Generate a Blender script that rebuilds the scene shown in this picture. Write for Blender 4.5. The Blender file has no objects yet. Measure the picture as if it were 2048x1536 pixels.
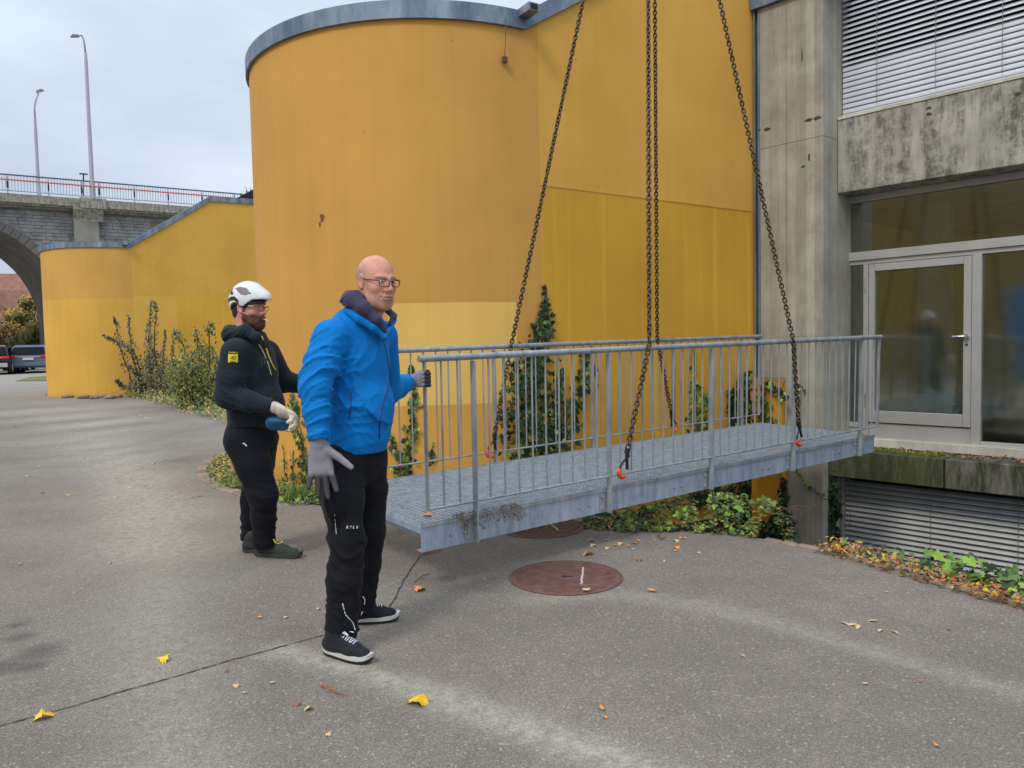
import bpy, bmesh, math, random
import numpy as np
from mathutils import Vector, Matrix, Quaternion
R_=math.radians
SC=bpy.context.scene; COL=SC.collection
rng=random.Random(7); NR=np.random.default_rng(7)
# ------------------------------------------------------------------ camera
CAMH=1.42; FPX=1520.0; PITCH=R_(2.9); ROLL=R_(1.2)
F_=Vector((0,math.cos(PITCH),-math.sin(PITCH))); U0=Vector((0,math.sin(PITCH),math.cos(PITCH))); R0=Vector((1,0,0))
RT=R0*math.cos(ROLL)-U0*math.sin(ROLL); UP=R0*math.sin(ROLL)+U0*math.cos(ROLL); CP=Vector((0,0,CAMH))
cd=bpy.data.cameras.new('camera'); cam=bpy.data.objects.new('camera',cd); COL.objects.link(cam)
m=Matrix((RT,UP,-F_)).transposed().to_4x4(); m.translation=CP; cam.matrix_world=m
cd.sensor_width=36; cd.lens=36*FPX/2048; cd.clip_start=.05; cd.clip_end=900
SC.camera=cam
# ------------------------------------------------------------------ world: overcast sky
W=bpy.data.worlds.new('World'); SC.world=W; W.use_nodes=True
nt=W.node_tree; nt.nodes.clear()
def wn(t,**k):
    n=nt.nodes.new(t)
    for a,b in k.items(): setattr(n,a,b)
    return n
SUN_EL=R_(48); SUN_AZ=R_(215)
sky=wn('ShaderNodeTexSky',sky_type='NISHITA',sun_disc=False,sun_elevation=SUN_EL,sun_rotation=SUN_AZ)
sky.air_density=1.0; sky.dust_density=3.0
tc=wn('ShaderNodeTexCoord'); mp=wn('ShaderNodeMapping'); mp.inputs['Scale'].default_value=(1,1,2.6)
nt.links.new(tc.outputs['Generated'],mp.inputs[0])
no=wn('ShaderNodeTexNoise'); no.inputs['Scale'].default_value=2.0; no.inputs['Detail'].default_value=6; no.inputs['Roughness'].default_value=.5
nt.links.new(mp.outputs[0],no.inputs['Vector'])
rp=wn('ShaderNodeValToRGB'); e=rp.color_ramp.elements
e[0].position=.38; e[0].color=(.43,.50,.61,1); e[1].position=.66; e[1].color=(.60,.67,.77,1)
nt.links.new(no.outputs['Fac'],rp.inputs[0])
sep=wn('ShaderNodeSeparateXYZ'); nt.links.new(tc.outputs['Generated'],sep.inputs[0])
mr=wn('ShaderNodeMapRange'); mr.inputs[1].default_value=0; mr.inputs[2].default_value=1; mr.inputs[3].default_value=1.0; mr.inputs[4].default_value=2.7
nt.links.new(sep.outputs['Z'],mr.inputs[0])
# cloud layer a little brighter towards the zenith, as an overcast sky is
vm=wn('ShaderNodeVectorMath',operation='SCALE'); nt.links.new(rp.outputs[0],vm.inputs[0]); nt.links.new(mr.outputs[0],vm.inputs['Scale'])
bg1=wn('ShaderNodeBackground'); bg1.inputs[1].default_value=.05; nt.links.new(sky.outputs[0],bg1.inputs[0])
bg2=wn('ShaderNodeBackground'); bg2.inputs[1].default_value=1.0; nt.links.new(vm.outputs[0],bg2.inputs[0])
mx=wn('ShaderNodeMixShader'); mx.inputs[0].default_value=.93; nt.links.new(bg1.outputs[0],mx.inputs[1]); nt.links.new(bg2.outputs[0],mx.inputs[2])
wo=wn('ShaderNodeOutputWorld'); nt.links.new(mx.outputs[0],wo.inputs[0])
sl=bpy.data.lights.new('sun','SUN'); sl.energy=1.5; sl.angle=R_(14); sl.color=(1,.93,.82)
so=bpy.data.objects.new('sun',sl); COL.objects.link(so)
sd=Vector((math.sin(SUN_AZ)*math.cos(SUN_EL),math.cos(SUN_AZ)*math.cos(SUN_EL),math.sin(SUN_EL)))
so.rotation_euler=sd.to_track_quat('Z','Y').to_euler()
SC.view_settings.view_transform='Standard'; SC.view_settings.look='None'; SC.view_settings.exposure=0.0; SC.view_settings.gamma=1
SC.view_settings.use_curve_mapping=False
# ------------------------------------------------------------------ helpers
def at(px,py,Y):            # photo pixel + world y -> world point
    d=F_+RT*((px-1024)/FPX)+UP*((768-py)/FPX); return CP+d*(Y/d.y)
def gnd(px,py,h=0.0):
    d=F_+RT*((px-1024)/FPX)+UP*((768-py)/FPX); return CP+d*((h-CAMH)/d.z)
def s2l(c):
    c=c/255.; return c/12.92 if c<=.04045 else ((c+.055)/1.055)**2.4
def rgb(r,g,b,k=1.0): return (s2l(r)*k,s2l(g)*k,s2l(b)*k)
class MB:
    def __init__(s): s.v=[]; s.f=[]; s.uv=None
    def add(s,v,f):
        o=len(s.v); s.v.extend([tuple(x) for x in v]); s.f.extend([tuple(i+o for i in q) for q in f])
    def box(s,c,d,rot=None):
        x,y,z=[q/2 for q in d]; vs=[Vector((a*x,b*y,e*z)) for a in(-1,1) for b in(-1,1) for e in(-1,1)]
        if rot is not None: vs=[rot@v for v in vs]
        c=Vector(c); s.add([v+c for v in vs],[(0,1,3,2),(4,6,7,5),(0,4,5,1),(2,3,7,6),(0,2,6,4),(1,5,7,3)])
    def b2(s,a,b): s.box([(a[i]+b[i])/2 for i in range(3)],[abs(b[i]-a[i]) for i in range(3)])
    def tube(s,pts,r,n=8,cap=True,flat=1.0):
        pts=[Vector(p) for p in pts]; rs=r if isinstance(r,(list,tuple)) else [r]*len(pts)
        rings=[]; ref=None
        for i,p in enumerate(pts):
            t=(pts[min(i+1,len(pts)-1)]-pts[max(i-1,0)]).normalized()
            if ref is None: ref=Vector((0,0,1)) if abs(t.z)<.9 else Vector((1,0,0))
            a=(ref-t*ref.dot(t)).normalized(); ref=a; b=t.cross(a)
            rings.append([p+(a*math.cos(2*math.pi*k/n)+b*math.sin(2*math.pi*k/n)*flat)*rs[i] for k in range(n)])
        vs=[v for q in rings for v in q]; fs=[]
        for i in range(len(pts)-1):
            for k in range(n):
                fs.append((i*n+k,i*n+(k+1)%n,(i+1)*n+(k+1)%n,(i+1)*n+k))
        if cap: fs.append(tuple(range(n))[::-1]); fs.append(tuple((len(pts)-1)*n+k for k in range(n)))
        s.add(vs,fs)
    def prism(s,poly,z0,z1,ax=2):   # polygon extruded along axis
        def P(p,z):
            if ax==2: return (p[0],p[1],z)
            if ax==1: return (p[0],z,p[1])
            return (z,p[0],p[1])
        n=len(poly); s.add([P(p,z0) for p in poly]+[P(p,z1) for p in poly],[tuple(range(n))[::-1],tuple(range(n,2*n))]+[(i,(i+1)%n,n+(i+1)%n,n+i) for i in range(n)])
    def lathe(s,prof,n=24,c=(0,0,0)):
        vs=[(c[0]+r*math.cos(2*math.pi*k/n),c[1]+r*math.sin(2*math.pi*k/n),c[2]+z) for r,z in prof for k in range(n)]
        s.add(vs,[(i*n+k,i*n+(k+1)%n,(i+1)*n+(k+1)%n,(i+1)*n+k) for i in range(len(prof)-1) for k in range(n)])
    def mesh(s,name,mat,smooth=False,bevel=0):
        me=bpy.data.meshes.new(name); me.from_pydata(s.v,[],s.f); me.update()
        bm=bmesh.new(); bm.from_mesh(me); bmesh.ops.recalc_face_normals(bm,faces=bm.faces)
        if bevel: bmesh.ops.bevel(bm,geom=list(bm.edges),offset=bevel,segments=1,affect='EDGES',clamp_overlap=True)
        bm.to_mesh(me); bm.free()
        if mat is not None: me.materials.append(mat)
        if smooth:
            for p in me.polygons: p.use_smooth=True
            if smooth!='all':
                try: me.set_sharp_from_angle(angle=R_(40))
                except Exception: pass
        return me
    def build(s,name,mat,parent=None,**k):
        kw={a:k.pop(a) for a in('smooth','bevel') if a in k}
        return ob(name,s.mesh(name,mat,**kw),parent,**k)
def ob(name,me,parent=None,label=None,cat=None,group=None,kind=None,loc=None):
    o=bpy.data.objects.new(name,me); COL.objects.link(o)
    if parent is not None: o.parent=parent
    if loc is not None: o.location=loc
    tag(o,label,cat,group,kind); return o
def tag(o,label=None,cat=None,group=None,kind=None):
    if label: o['label']=label
    if cat: o['category']=cat
    if group: o['group']=group
    if kind: o['kind']=kind
    return o
def empty(name,loc=(0,0,0),mat=None,label=None,cat=None,group=None,kind=None,parent=None):
    o=bpy.data.objects.new(name,None); COL.objects.link(o); o.empty_display_size=.1
    if mat is not None: o.matrix_world=mat
    else: o.location=loc
    if parent is not None: o.parent=parent
    return tag(o,label,cat,group,kind)
def frame(o,x,y,z=None):
    x=Vector(x).normalized(); y=Vector(y); 
    if z is None: z=x.cross(y).normalized()
    y=z.cross(x).normalized()
    M=Matrix((x,y,z)).transposed().to_4x4(); M.translation=Vector(o); return M
# ------------------------------------------------------------------ materials
class NT:
    def __init__(s,name):
        s.m=bpy.data.materials.new(name); s.m.use_nodes=True; s.t=s.m.node_tree; s.b=s.t.nodes['Principled BSDF']; s.out=s.t.nodes['Material Output']
        s.tc=None
    def n(s,t,**k):
        n=s.t.nodes.new(t)
        for a,b in k.items(): setattr(n,a,b)
        return n
    def l(s,a,b): s.t.links.new(a,b)
    def co(s,which='Object',scale=(1,1,1),loc=(0,0,0)):
        if s.tc is None: s.tc=s.n('ShaderNodeTexCoord')
        mp=s.n('ShaderNodeMapping'); mp.inputs['Scale'].default_value=scale; mp.inputs['Location'].default_value=loc
        s.l(s.tc.outputs[which],mp.inputs[0]); return mp.outputs[0]
    def noise(s,vec,scale,detail=3,rough=.5,dist=0):
        n=s.n('ShaderNodeTexNoise'); n.inputs['Scale'].default_value=scale; n.inputs['Detail'].default_value=detail; n.inputs['Roughness'].default_value=rough; n.inputs['Distortion'].default_value=dist
        s.l(vec,n.inputs['Vector']); return n.outputs['Fac']
    def ramp(s,f,*st,interp='LINEAR'):
        r=s.n('ShaderNodeValToRGB'); r.color_ramp.interpolation=interp; e=r.color_ramp.elements
        while len(e)<len(st): e.new(.5)
        for i,(p,c) in enumerate(st):
            e[i].position=p; e[i].color=(c,c,c,1) if isinstance(c,(int,float)) else (*c,1)
        s.l(f,r.inputs[0]); return r.outputs[0]
    def mix(s,f,a,b,mode='MIX'):
        m=s.n('ShaderNodeMix',data_type='RGBA',blend_type=mode)
        for v,i in((f,0),(a,6),(b,7)):
            if isinstance(v,(int,float)): m.inputs[i].default_value=v if i==0 else (v,v,v,1)
            elif isinstance(v,(tuple,list)): m.inputs[i].default_value=(*v,1)
            else: s.l(v,m.inputs[i])
        return m.outputs[2]
    def math(s,op,a,b=None,clamp=False):
        m=s.n('ShaderNodeMath',operation=op,use_clamp=clamp)
        for i,v in enumerate((a,b)):
            if v is None: continue
            if isinstance(v,(int,float)): m.inputs[i].default_value=v
            else: s.l(v,m.inputs[i])
        return m.outputs[0]
    def sep(s,v):
        n=s.n('ShaderNodeSeparateXYZ'); s.l(v,n.inputs[0]); return n.outputs
    def rnd(s):
        return s.n('ShaderNodeObjectInfo').outputs['Random']
    def attr(s,name):
        return s.n('ShaderNodeAttribute',attribute_name=name).outputs['Fac']
    def bump(s,h,strength=.3,dist=.01,prev=None):
        b=s.n('ShaderNodeBump'); b.inputs['Strength'].default_value=strength; b.inputs['Distance'].default_value=dist; s.l(h,b.inputs['Height'])
        if prev is not None: s.l(prev,b.inputs['Normal'])
        return b.outputs[0]
    def fin(s,col=None,rough=None,metal=None,normal=None,spec=None,alpha=None):
        for v,k in((col,'Base Color'),(rough,'Roughness'),(metal,'Metallic'),(normal,'Normal'),(spec,'Specular IOR Level'),(alpha,'Alpha')):
            if v is None: continue
            if isinstance(v,(int,float)): s.b.inputs[k].default_value=v
            elif isinstance(v,(tuple,list)): s.b.inputs[k].default_value=(*v,1)
            else: s.l(v,s.b.inputs[k])
        return s.m
    def rect(s,x,z,x0,x1,z0,z1):
        a=s.math('MULTIPLY',s.math('GREATER_THAN',x,x0),s.math('LESS_THAN',x,x1))
        b=s.math('MULTIPLY',s.math('GREATER_THAN',z,z0),s.math('LESS_THAN',z,z1)); return s.math('MULTIPLY',a,b)
def pm(name,col,rough=.7,metal=0,var=.15,vs=6,bs=60,bstr=.2,bd=.003,spec=.5,rv=0.0,dark=None):
    N=NT(name); c=N.co(); f=N.noise(c,vs,4,.6)
    lo=tuple(x*(1-var) for x in col); hi=tuple(min(1,x*(1+var)) for x in col)
    out=N.ramp(f,(.3,lo),(.7,hi))
    if rv:
        out=N.mix(1.0,out,N.ramp(N.rnd(),(0,1-rv),(1,1+rv)) ,'MULTIPLY')
    nrm=N.bump(N.noise(c,bs,3,.6),bstr,bd) if bstr else None
    return N.fin(out,rough,metal,nrm,spec)
def ground_z(x,y):
    return .0115*max(0.0,y-6.0) if y<90 else .0115*84
# ------------------------------------------------------------------ surface materials
def yellow_plaster(name,big):
    N=NT(name); uv=N.co('UV'); X,Z,_=N.sep(uv)
    streak=N.noise(N.co('UV',(5.5,.35,1)),1.0,5,.6)
    blot=N.noise(uv,.8,4,.55); fine=N.noise(uv,26,3,.6)
    if big:
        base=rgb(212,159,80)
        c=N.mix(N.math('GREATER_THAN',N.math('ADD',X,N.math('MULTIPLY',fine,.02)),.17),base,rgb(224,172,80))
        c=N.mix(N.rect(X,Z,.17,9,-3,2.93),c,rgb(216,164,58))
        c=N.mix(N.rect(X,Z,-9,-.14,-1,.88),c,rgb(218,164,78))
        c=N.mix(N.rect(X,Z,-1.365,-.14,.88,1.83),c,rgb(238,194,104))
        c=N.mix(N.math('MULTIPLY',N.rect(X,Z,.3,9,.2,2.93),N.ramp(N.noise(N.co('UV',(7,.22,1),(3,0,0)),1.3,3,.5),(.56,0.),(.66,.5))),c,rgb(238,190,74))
        c=c
    else:
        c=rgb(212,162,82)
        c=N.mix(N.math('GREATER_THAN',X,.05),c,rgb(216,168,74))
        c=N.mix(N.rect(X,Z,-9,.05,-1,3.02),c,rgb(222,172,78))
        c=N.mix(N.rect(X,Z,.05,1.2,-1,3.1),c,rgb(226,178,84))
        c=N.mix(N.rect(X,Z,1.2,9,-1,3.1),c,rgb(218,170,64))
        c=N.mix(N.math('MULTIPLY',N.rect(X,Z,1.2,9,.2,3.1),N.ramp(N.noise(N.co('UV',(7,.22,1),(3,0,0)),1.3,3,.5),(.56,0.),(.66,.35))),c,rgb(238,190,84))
    c=N.mix(.22,c,N.ramp(streak,(.3,(.88,.86,.83)),(.62,(1.06,1.06,1.06))),'MULTIPLY')
    c=N.mix(.8,c,N.ramp(blot,(.35,(.9,.88,.88)),(.65,(1.05,1.05,1.05))),'MULTIPLY')
    # water run marks under the coping, worn specks, grime at the foot
    run=N.ramp(N.noise(N.co('UV',(9,.12,1),(1,2,0)),1.6,4,.6),(.5,0.),(.8,1.))
    c=N.mix(N.math('MULTIPLY',run,.08),c,rgb(150,104,52))
    v=N.n('ShaderNodeTexVoronoi'); v.inputs['Scale'].default_value=2.2; N.l(uv,v.inputs['Vector'])
    speck=N.math('LESS_THAN',v.outputs['Distance'],.022)
    c=N.mix(N.math('MULTIPLY',speck,.5),c,rgb(120,80,40))
    foot=N.math('SUBTRACT',1.0,N.math('DIVIDE',Z,.35),True)
    c=N.mix(N.math('MULTIPLY',foot,N.ramp(fine,(.3,.2),(.7,.7))),c,rgb(140,110,62))
    nr=N.bump(N.noise(uv,140,3,.7),.35,.004); nr=N.bump(N.noise(uv,7,3,.5),.12,.02,nr)
    return N.fin(c,.85,0,nr,.25)
M_YB=yellow_plaster('yellow_plaster',True); M_YS=yellow_plaster('yellow_plaster_far',False)
def zinc(name):
    N=NT(name); c=N.co(); f=N.noise(N.co('Object',(1,1,.3)),5,5,.65); g=N.noise(c,40,4,.7)
    col=N.ramp(f,(.3,rgb(92,106,122)),(.5,rgb(120,134,148)),(.72,rgb(158,168,178)))
    col=N.mix(.4,col,N.ramp(g,(.35,.75),(.65,1.15)),'MULTIPLY')
    return N.fin(col,N.ramp(g,(.3,.45),(.7,.62)),.55,N.bump(g,.08,.003))
M_ZN=zinc('weathered_zinc')
def galv(name,a=rgb(128,140,150),b=rgb(176,186,196),metal=.45):
    N=NT(name); c=N.co(); v=N.n('ShaderNodeTexVoronoi'); v.inputs['Scale'].default_value=70; N.l(c,v.inputs['Vector'])
    f=N.noise(N.co('Object',(6,6,1.2)),2.5,5,.65); g=N.noise(c,22,4,.6)
    col=N.ramp(f,(.3,a),(.7,b)); col=N.mix(.35,col,N.ramp(v.outputs['Color'],(.0,.8),(1,1.15)),'MULTIPLY')
    col=N.mix(N.ramp(g,(.62,0.),(.8,.5)),col,rgb(205,208,208))
    col=N.mix(N.ramp(N.noise(c,3.1,5,.7),(.6,0.),(.75,.35)),col,rgb(96,100,98))
    return N.fin(col,N.ramp(g,(.3,.42),(.7,.62)),metal,N.bump(g,.06,.002))
M_GV=galv('galvanised_steel',rgb(134,140,144),rgb(182,187,190)); M_GVB=galv('galvanised_beam',rgb(134,148,164),rgb(184,196,212),.3); M_GVD=galv('galvanised_grating',rgb(150,160,170),rgb(200,208,216),.3)
def concrete(name,boards=False,stain=0,light=1.0):
    N=NT(name); c=N.co(); X,Y,Z=N.sep(c)
    f=N.noise(c,2.2,6,.65); g=N.noise(c,30,5,.7); st=N.noise(N.co('Object',(9,9,.5)),1,5,.65)
    col=N.ramp(f,(.3,rgb(152,148,136,light)),(.7,rgb(188,184,170,light)))
    col=N.mix(.7,col,N.ramp(st,(.3,(.74,.74,.72)),(.65,(1.1,1.09,1.06))),'MULTIPLY')
    nr=None
    if boards:
        xb=N.math('ADD',N.math('MULTIPLY',X,9.5),N.math('MULTIPLY',Y,9.5)); fl=N.math('FLOOR',xb); fr=N.math('FRACT',xb)
        wn_=N.n('ShaderNodeTexWhiteNoise',noise_dimensions='1D'); N.l(fl,wn_.inputs['W'])
        col=N.mix(.75,col,N.ramp(wn_.outputs['Value'],(0,(.84,.82,.79)),(1,(1.1,1.1,1.08))),'MULTIPLY')
        gro=N.ramp(N.math('ABSOLUTE',N.math('SUBTRACT',fr,.5)),(.45,0.),(.5,1.))
        col=N.mix(N.math('MULTIPLY',gro,.35),col,rgb(104,100,92))
        grain=N.noise(N.co('Object',(70,70,2.2)),1,4,.7)
        col=N.mix(.4,col,N.ramp(grain,(.3,.82),(.7,1.1)),'MULTIPLY')
        nr=N.bump(gro,-.4,.008); nr=N.bump(grain,.35,.004,nr)
        jt=N.math('LESS_THAN',N.math('ABSOLUTE',N.math('SUBTRACT',Z,3.62)),.006); col=N.mix(N.math('MULTIPLY',jt,.6),col,rgb(96,92,84))
    if stain:
        s1=N.noise(N.co('Object',(6,6,1.1)),1.3,8,.72); s2=N.noise(c,13,6,.75)
        s=N.math('MULTIPLY',N.ramp(s1,(.40,0.),(.56,1.)),N.ramp(s2,(.38,.15),(.56,1.)))
        if stain==1:    # lintel, grey-black lichen
            col=N.mix(N.math('MULTIPLY',s,.85),col,rgb(84,80,76)); col=N.mix(N.ramp(N.noise(c,6,4,.6),(.55,0.),(.75,.35)),col,rgb(190,186,160))
        if stain==2:    # ledge, algae and moss
            col=N.mix(.75,col,rgb(104,100,92)); col=N.mix(N.math('MULTIPLY',N.ramp(s1,(.34,0.),(.55,1.)),.9),col,rgb(44,48,30))
            lx=N.math('ADD',X,N.math('MULTIPLY',s2,.6)); gm=N.ramp(lx,(.15,0.),(.6,.75))
            col=N.mix(N.math('MULTIPLY',gm,N.ramp(s2,(.35,.4),(.6,1.))),col,rgb(72,78,40))
            v=N.n('ShaderNodeTexVoronoi'); v.inputs['Scale'].default_value=26; N.l(c,v.inputs['Vector'])
            col=N.mix(N.math('MULTIPLY',N.math('LESS_THAN',v.outputs['Distance'],.16),.12),col,rgb(150,142,104))
    nr=N.bump(g,.3,.006,nr) if nr is not None else N.bump(g,.3,.006)
    pit=N.n('ShaderNodeTexVoronoi'); pit.inputs['Scale'].default_value=9; N.l(c,pit.inputs['Vector'])
    col=N.mix(N.math('MULTIPLY',N.math('LESS_THAN',pit.outputs['Distance'],.045),.6),col,rgb(70,68,64))
    return N.fin(col,.9,0,nr,.25)
M_CB=concrete('board_marked_concrete',True); M_CL=concrete('lichened_concrete',False,1); M_CM=concrete('mossy_concrete',False,2); M_CP=concrete('plain_concrete'); M_CW=concrete('pale_render',False,0,1.3)
def asphalt():
    N=NT('asphalt'); c=N.co(); X,Y,Z=N.sep(c)
    v=N.n('ShaderNodeTexVoronoi'); v.inputs['Scale'].default_value=190; N.l(c,v.inputs['Vector'])
    v2=N.n('ShaderNodeTexVoronoi'); v2.inputs['Scale'].default_value=110; N.l(c,v2.inputs['Vector'])
    big=N.noise(c,.55,5,.6); mid=N.noise(c,3.2,5,.65); 
    col=N.ramp(big,(.3,rgb(121,113,103)),(.7,rgb(141,132,121)))
    col=N.mix(.5,col,N.ramp(mid,(.35,.88),(.65,1.12)),'MULTIPLY')
    gr=N.sep(v.outputs['Color'])[0]; col=N.mix(.85,col,N.ramp(gr,(0,.6),(.5,.94),(.85,1.15),(1,1.5)),'MULTIPLY')
    chip=N.math('GREATER_THAN',N.sep(v2.outputs['Color'])[1],.975); col=N.mix(N.math('MULTIPLY',chip,.38),col,rgb(198,192,182))
    dust=N.attr('dust'); dk=N.attr('dark')
    dd=N.math('MULTIPLY',dust,N.ramp(N.noise(c,16,6,.8),(.34,.15),(.60,1.4)))
    dd=N.math('MULTIPLY',dd,N.ramp(gr,(0,.5),(1,1.)))
    col=N.mix(dd,col,rgb(182,175,160)); col=N.mix(N.math('MULTIPLY',dk,.62),col,rgb(62,59,58))
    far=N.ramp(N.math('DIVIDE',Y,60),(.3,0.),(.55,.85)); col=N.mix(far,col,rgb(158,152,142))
    h=N.math('ADD',N.math('MULTIPLY',v.outputs['Distance'],-1.0),N.math('MULTIPLY',N.noise(c,240,2,.6),.5))
    nr=N.bump(h,.55,.006)
    return N.fin(col,.88,0,nr,.3)
M_AS=asphalt()
M_SOIL=pm('soil',rgb(70,58,44),.95,0,.4,12,40,.8,.02)
M_EARTH=pm('dark_earth',rgb(52,44,34),.95,0,.4,9,30,.8,.03)
M_BLINDU=pm('blind_aluminium',rgb(196,198,203),.45,.2,.06,3,60,.03,.001)
M_BLINDL=pm('blind_aluminium_lower',rgb(176,176,172),.5,.2,.12,3,60,.05,.001)
M_ALU=pm('door_aluminium',rgb(186,183,177),.4,.4,.08,3,80,.04,.001)
M_DARK=pm('dark_void',rgb(34,34,36),.8,0,.1)
M_RUST=pm('rusty_iron',rgb(116,84,74),.8,.1,.3,14,90,.5,.004)
def glass():
    N=NT('window_glass'); N.t.nodes.remove(N.b)
    tr=N.n('ShaderNodeBsdfTransparent'); tr.inputs[0].default_value=(.86,.90,.86,1)
    gl=N.n('ShaderNodeBsdfGlossy'); gl.inputs['Roughness'].default_value=.07; gl.inputs[0].default_value=(.9,.95,.93,1)
    fr=N.n('ShaderNodeFresnel'); fr.inputs[0].default_value=1.5
    f=N.math('ADD',N.math('MULTIPLY',fr.outputs[0],1.0),.15,True)
    mx=N.n('ShaderNodeMixShader'); N.l(f,mx.inputs[0]); N.l(tr.outputs[0],mx.inputs[1]); N.l(gl.outputs[0],mx.inputs[2]); N.l(mx.outputs[0],N.out.inputs[0]); return N.m
M_GL=glass()
# ------------------------------------------------------------------ ground sheet
PIT=[gnd(*q) for q in((1172,1052),(1230,1058),(1290,1062),(1400,1064),(1480,1071),(1560,1083),(1650,1100),(1760,1130),(1860,1160),(1960,1188),(2048,1209))]
PIT=[(p.x,p.y) for p in PIT]
PITE=PIT+[(3.05,3.1),(3.6,1.6),(4.2,-1.0)]
BEDC=[gnd(*q) for q in((660,1016),(620,1011),(560,1002),(500,992),(450,978),(420,962),(411,946),(424,930),(452,918),(490,906))]
BEDC=[(p.x,p.y) for p in BEDC]
def seg_d(P,poly,closed=False):
    P=np.asarray(P,float); best=np.full(len(P),1e9); bt=np.zeros((len(P),2)); cum=0; tt=np.zeros(len(P))
    for i in range(len(poly)-1+(1 if closed else 0)):
        a=np.array(poly[i]); b=np.array(poly[(i+1)%len(poly)]); d=b-a; L=np.hypot(*d)
        t=np.clip(((P-a)@d)/(d@d),0,1); q=a+t[:,None]*d; e=np.hypot(*(P-q).T); m=e<best; best[m]=e[m]; bt[m]=q[m]; tt[m]=cum+t[m]*L; cum+=L
    return best,bt,tt
def inside(P,poly):
    P=np.asarray(P,float); r=np.zeros(len(P),bool); n=len(poly)
    for i in range(n):
        x1,y1=poly[i]; x2,y2=poly[(i+1)%n]
        c=((y1>P[:,1])!=(y2>P[:,1])); 
        with np.errstate(divide='ignore',invalid='ignore'): xi=(x2-x1)*(P[:,1]-y1)/(y2-y1+1e-12)+x1
        r^=c&(P[:,0]<xi)
    return r
PITPOLY=PITE+[(14,-1.0),(14,12),(3.2,9.4),(.55,7.75),(.40,6.6),(.75,6.25)]
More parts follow.
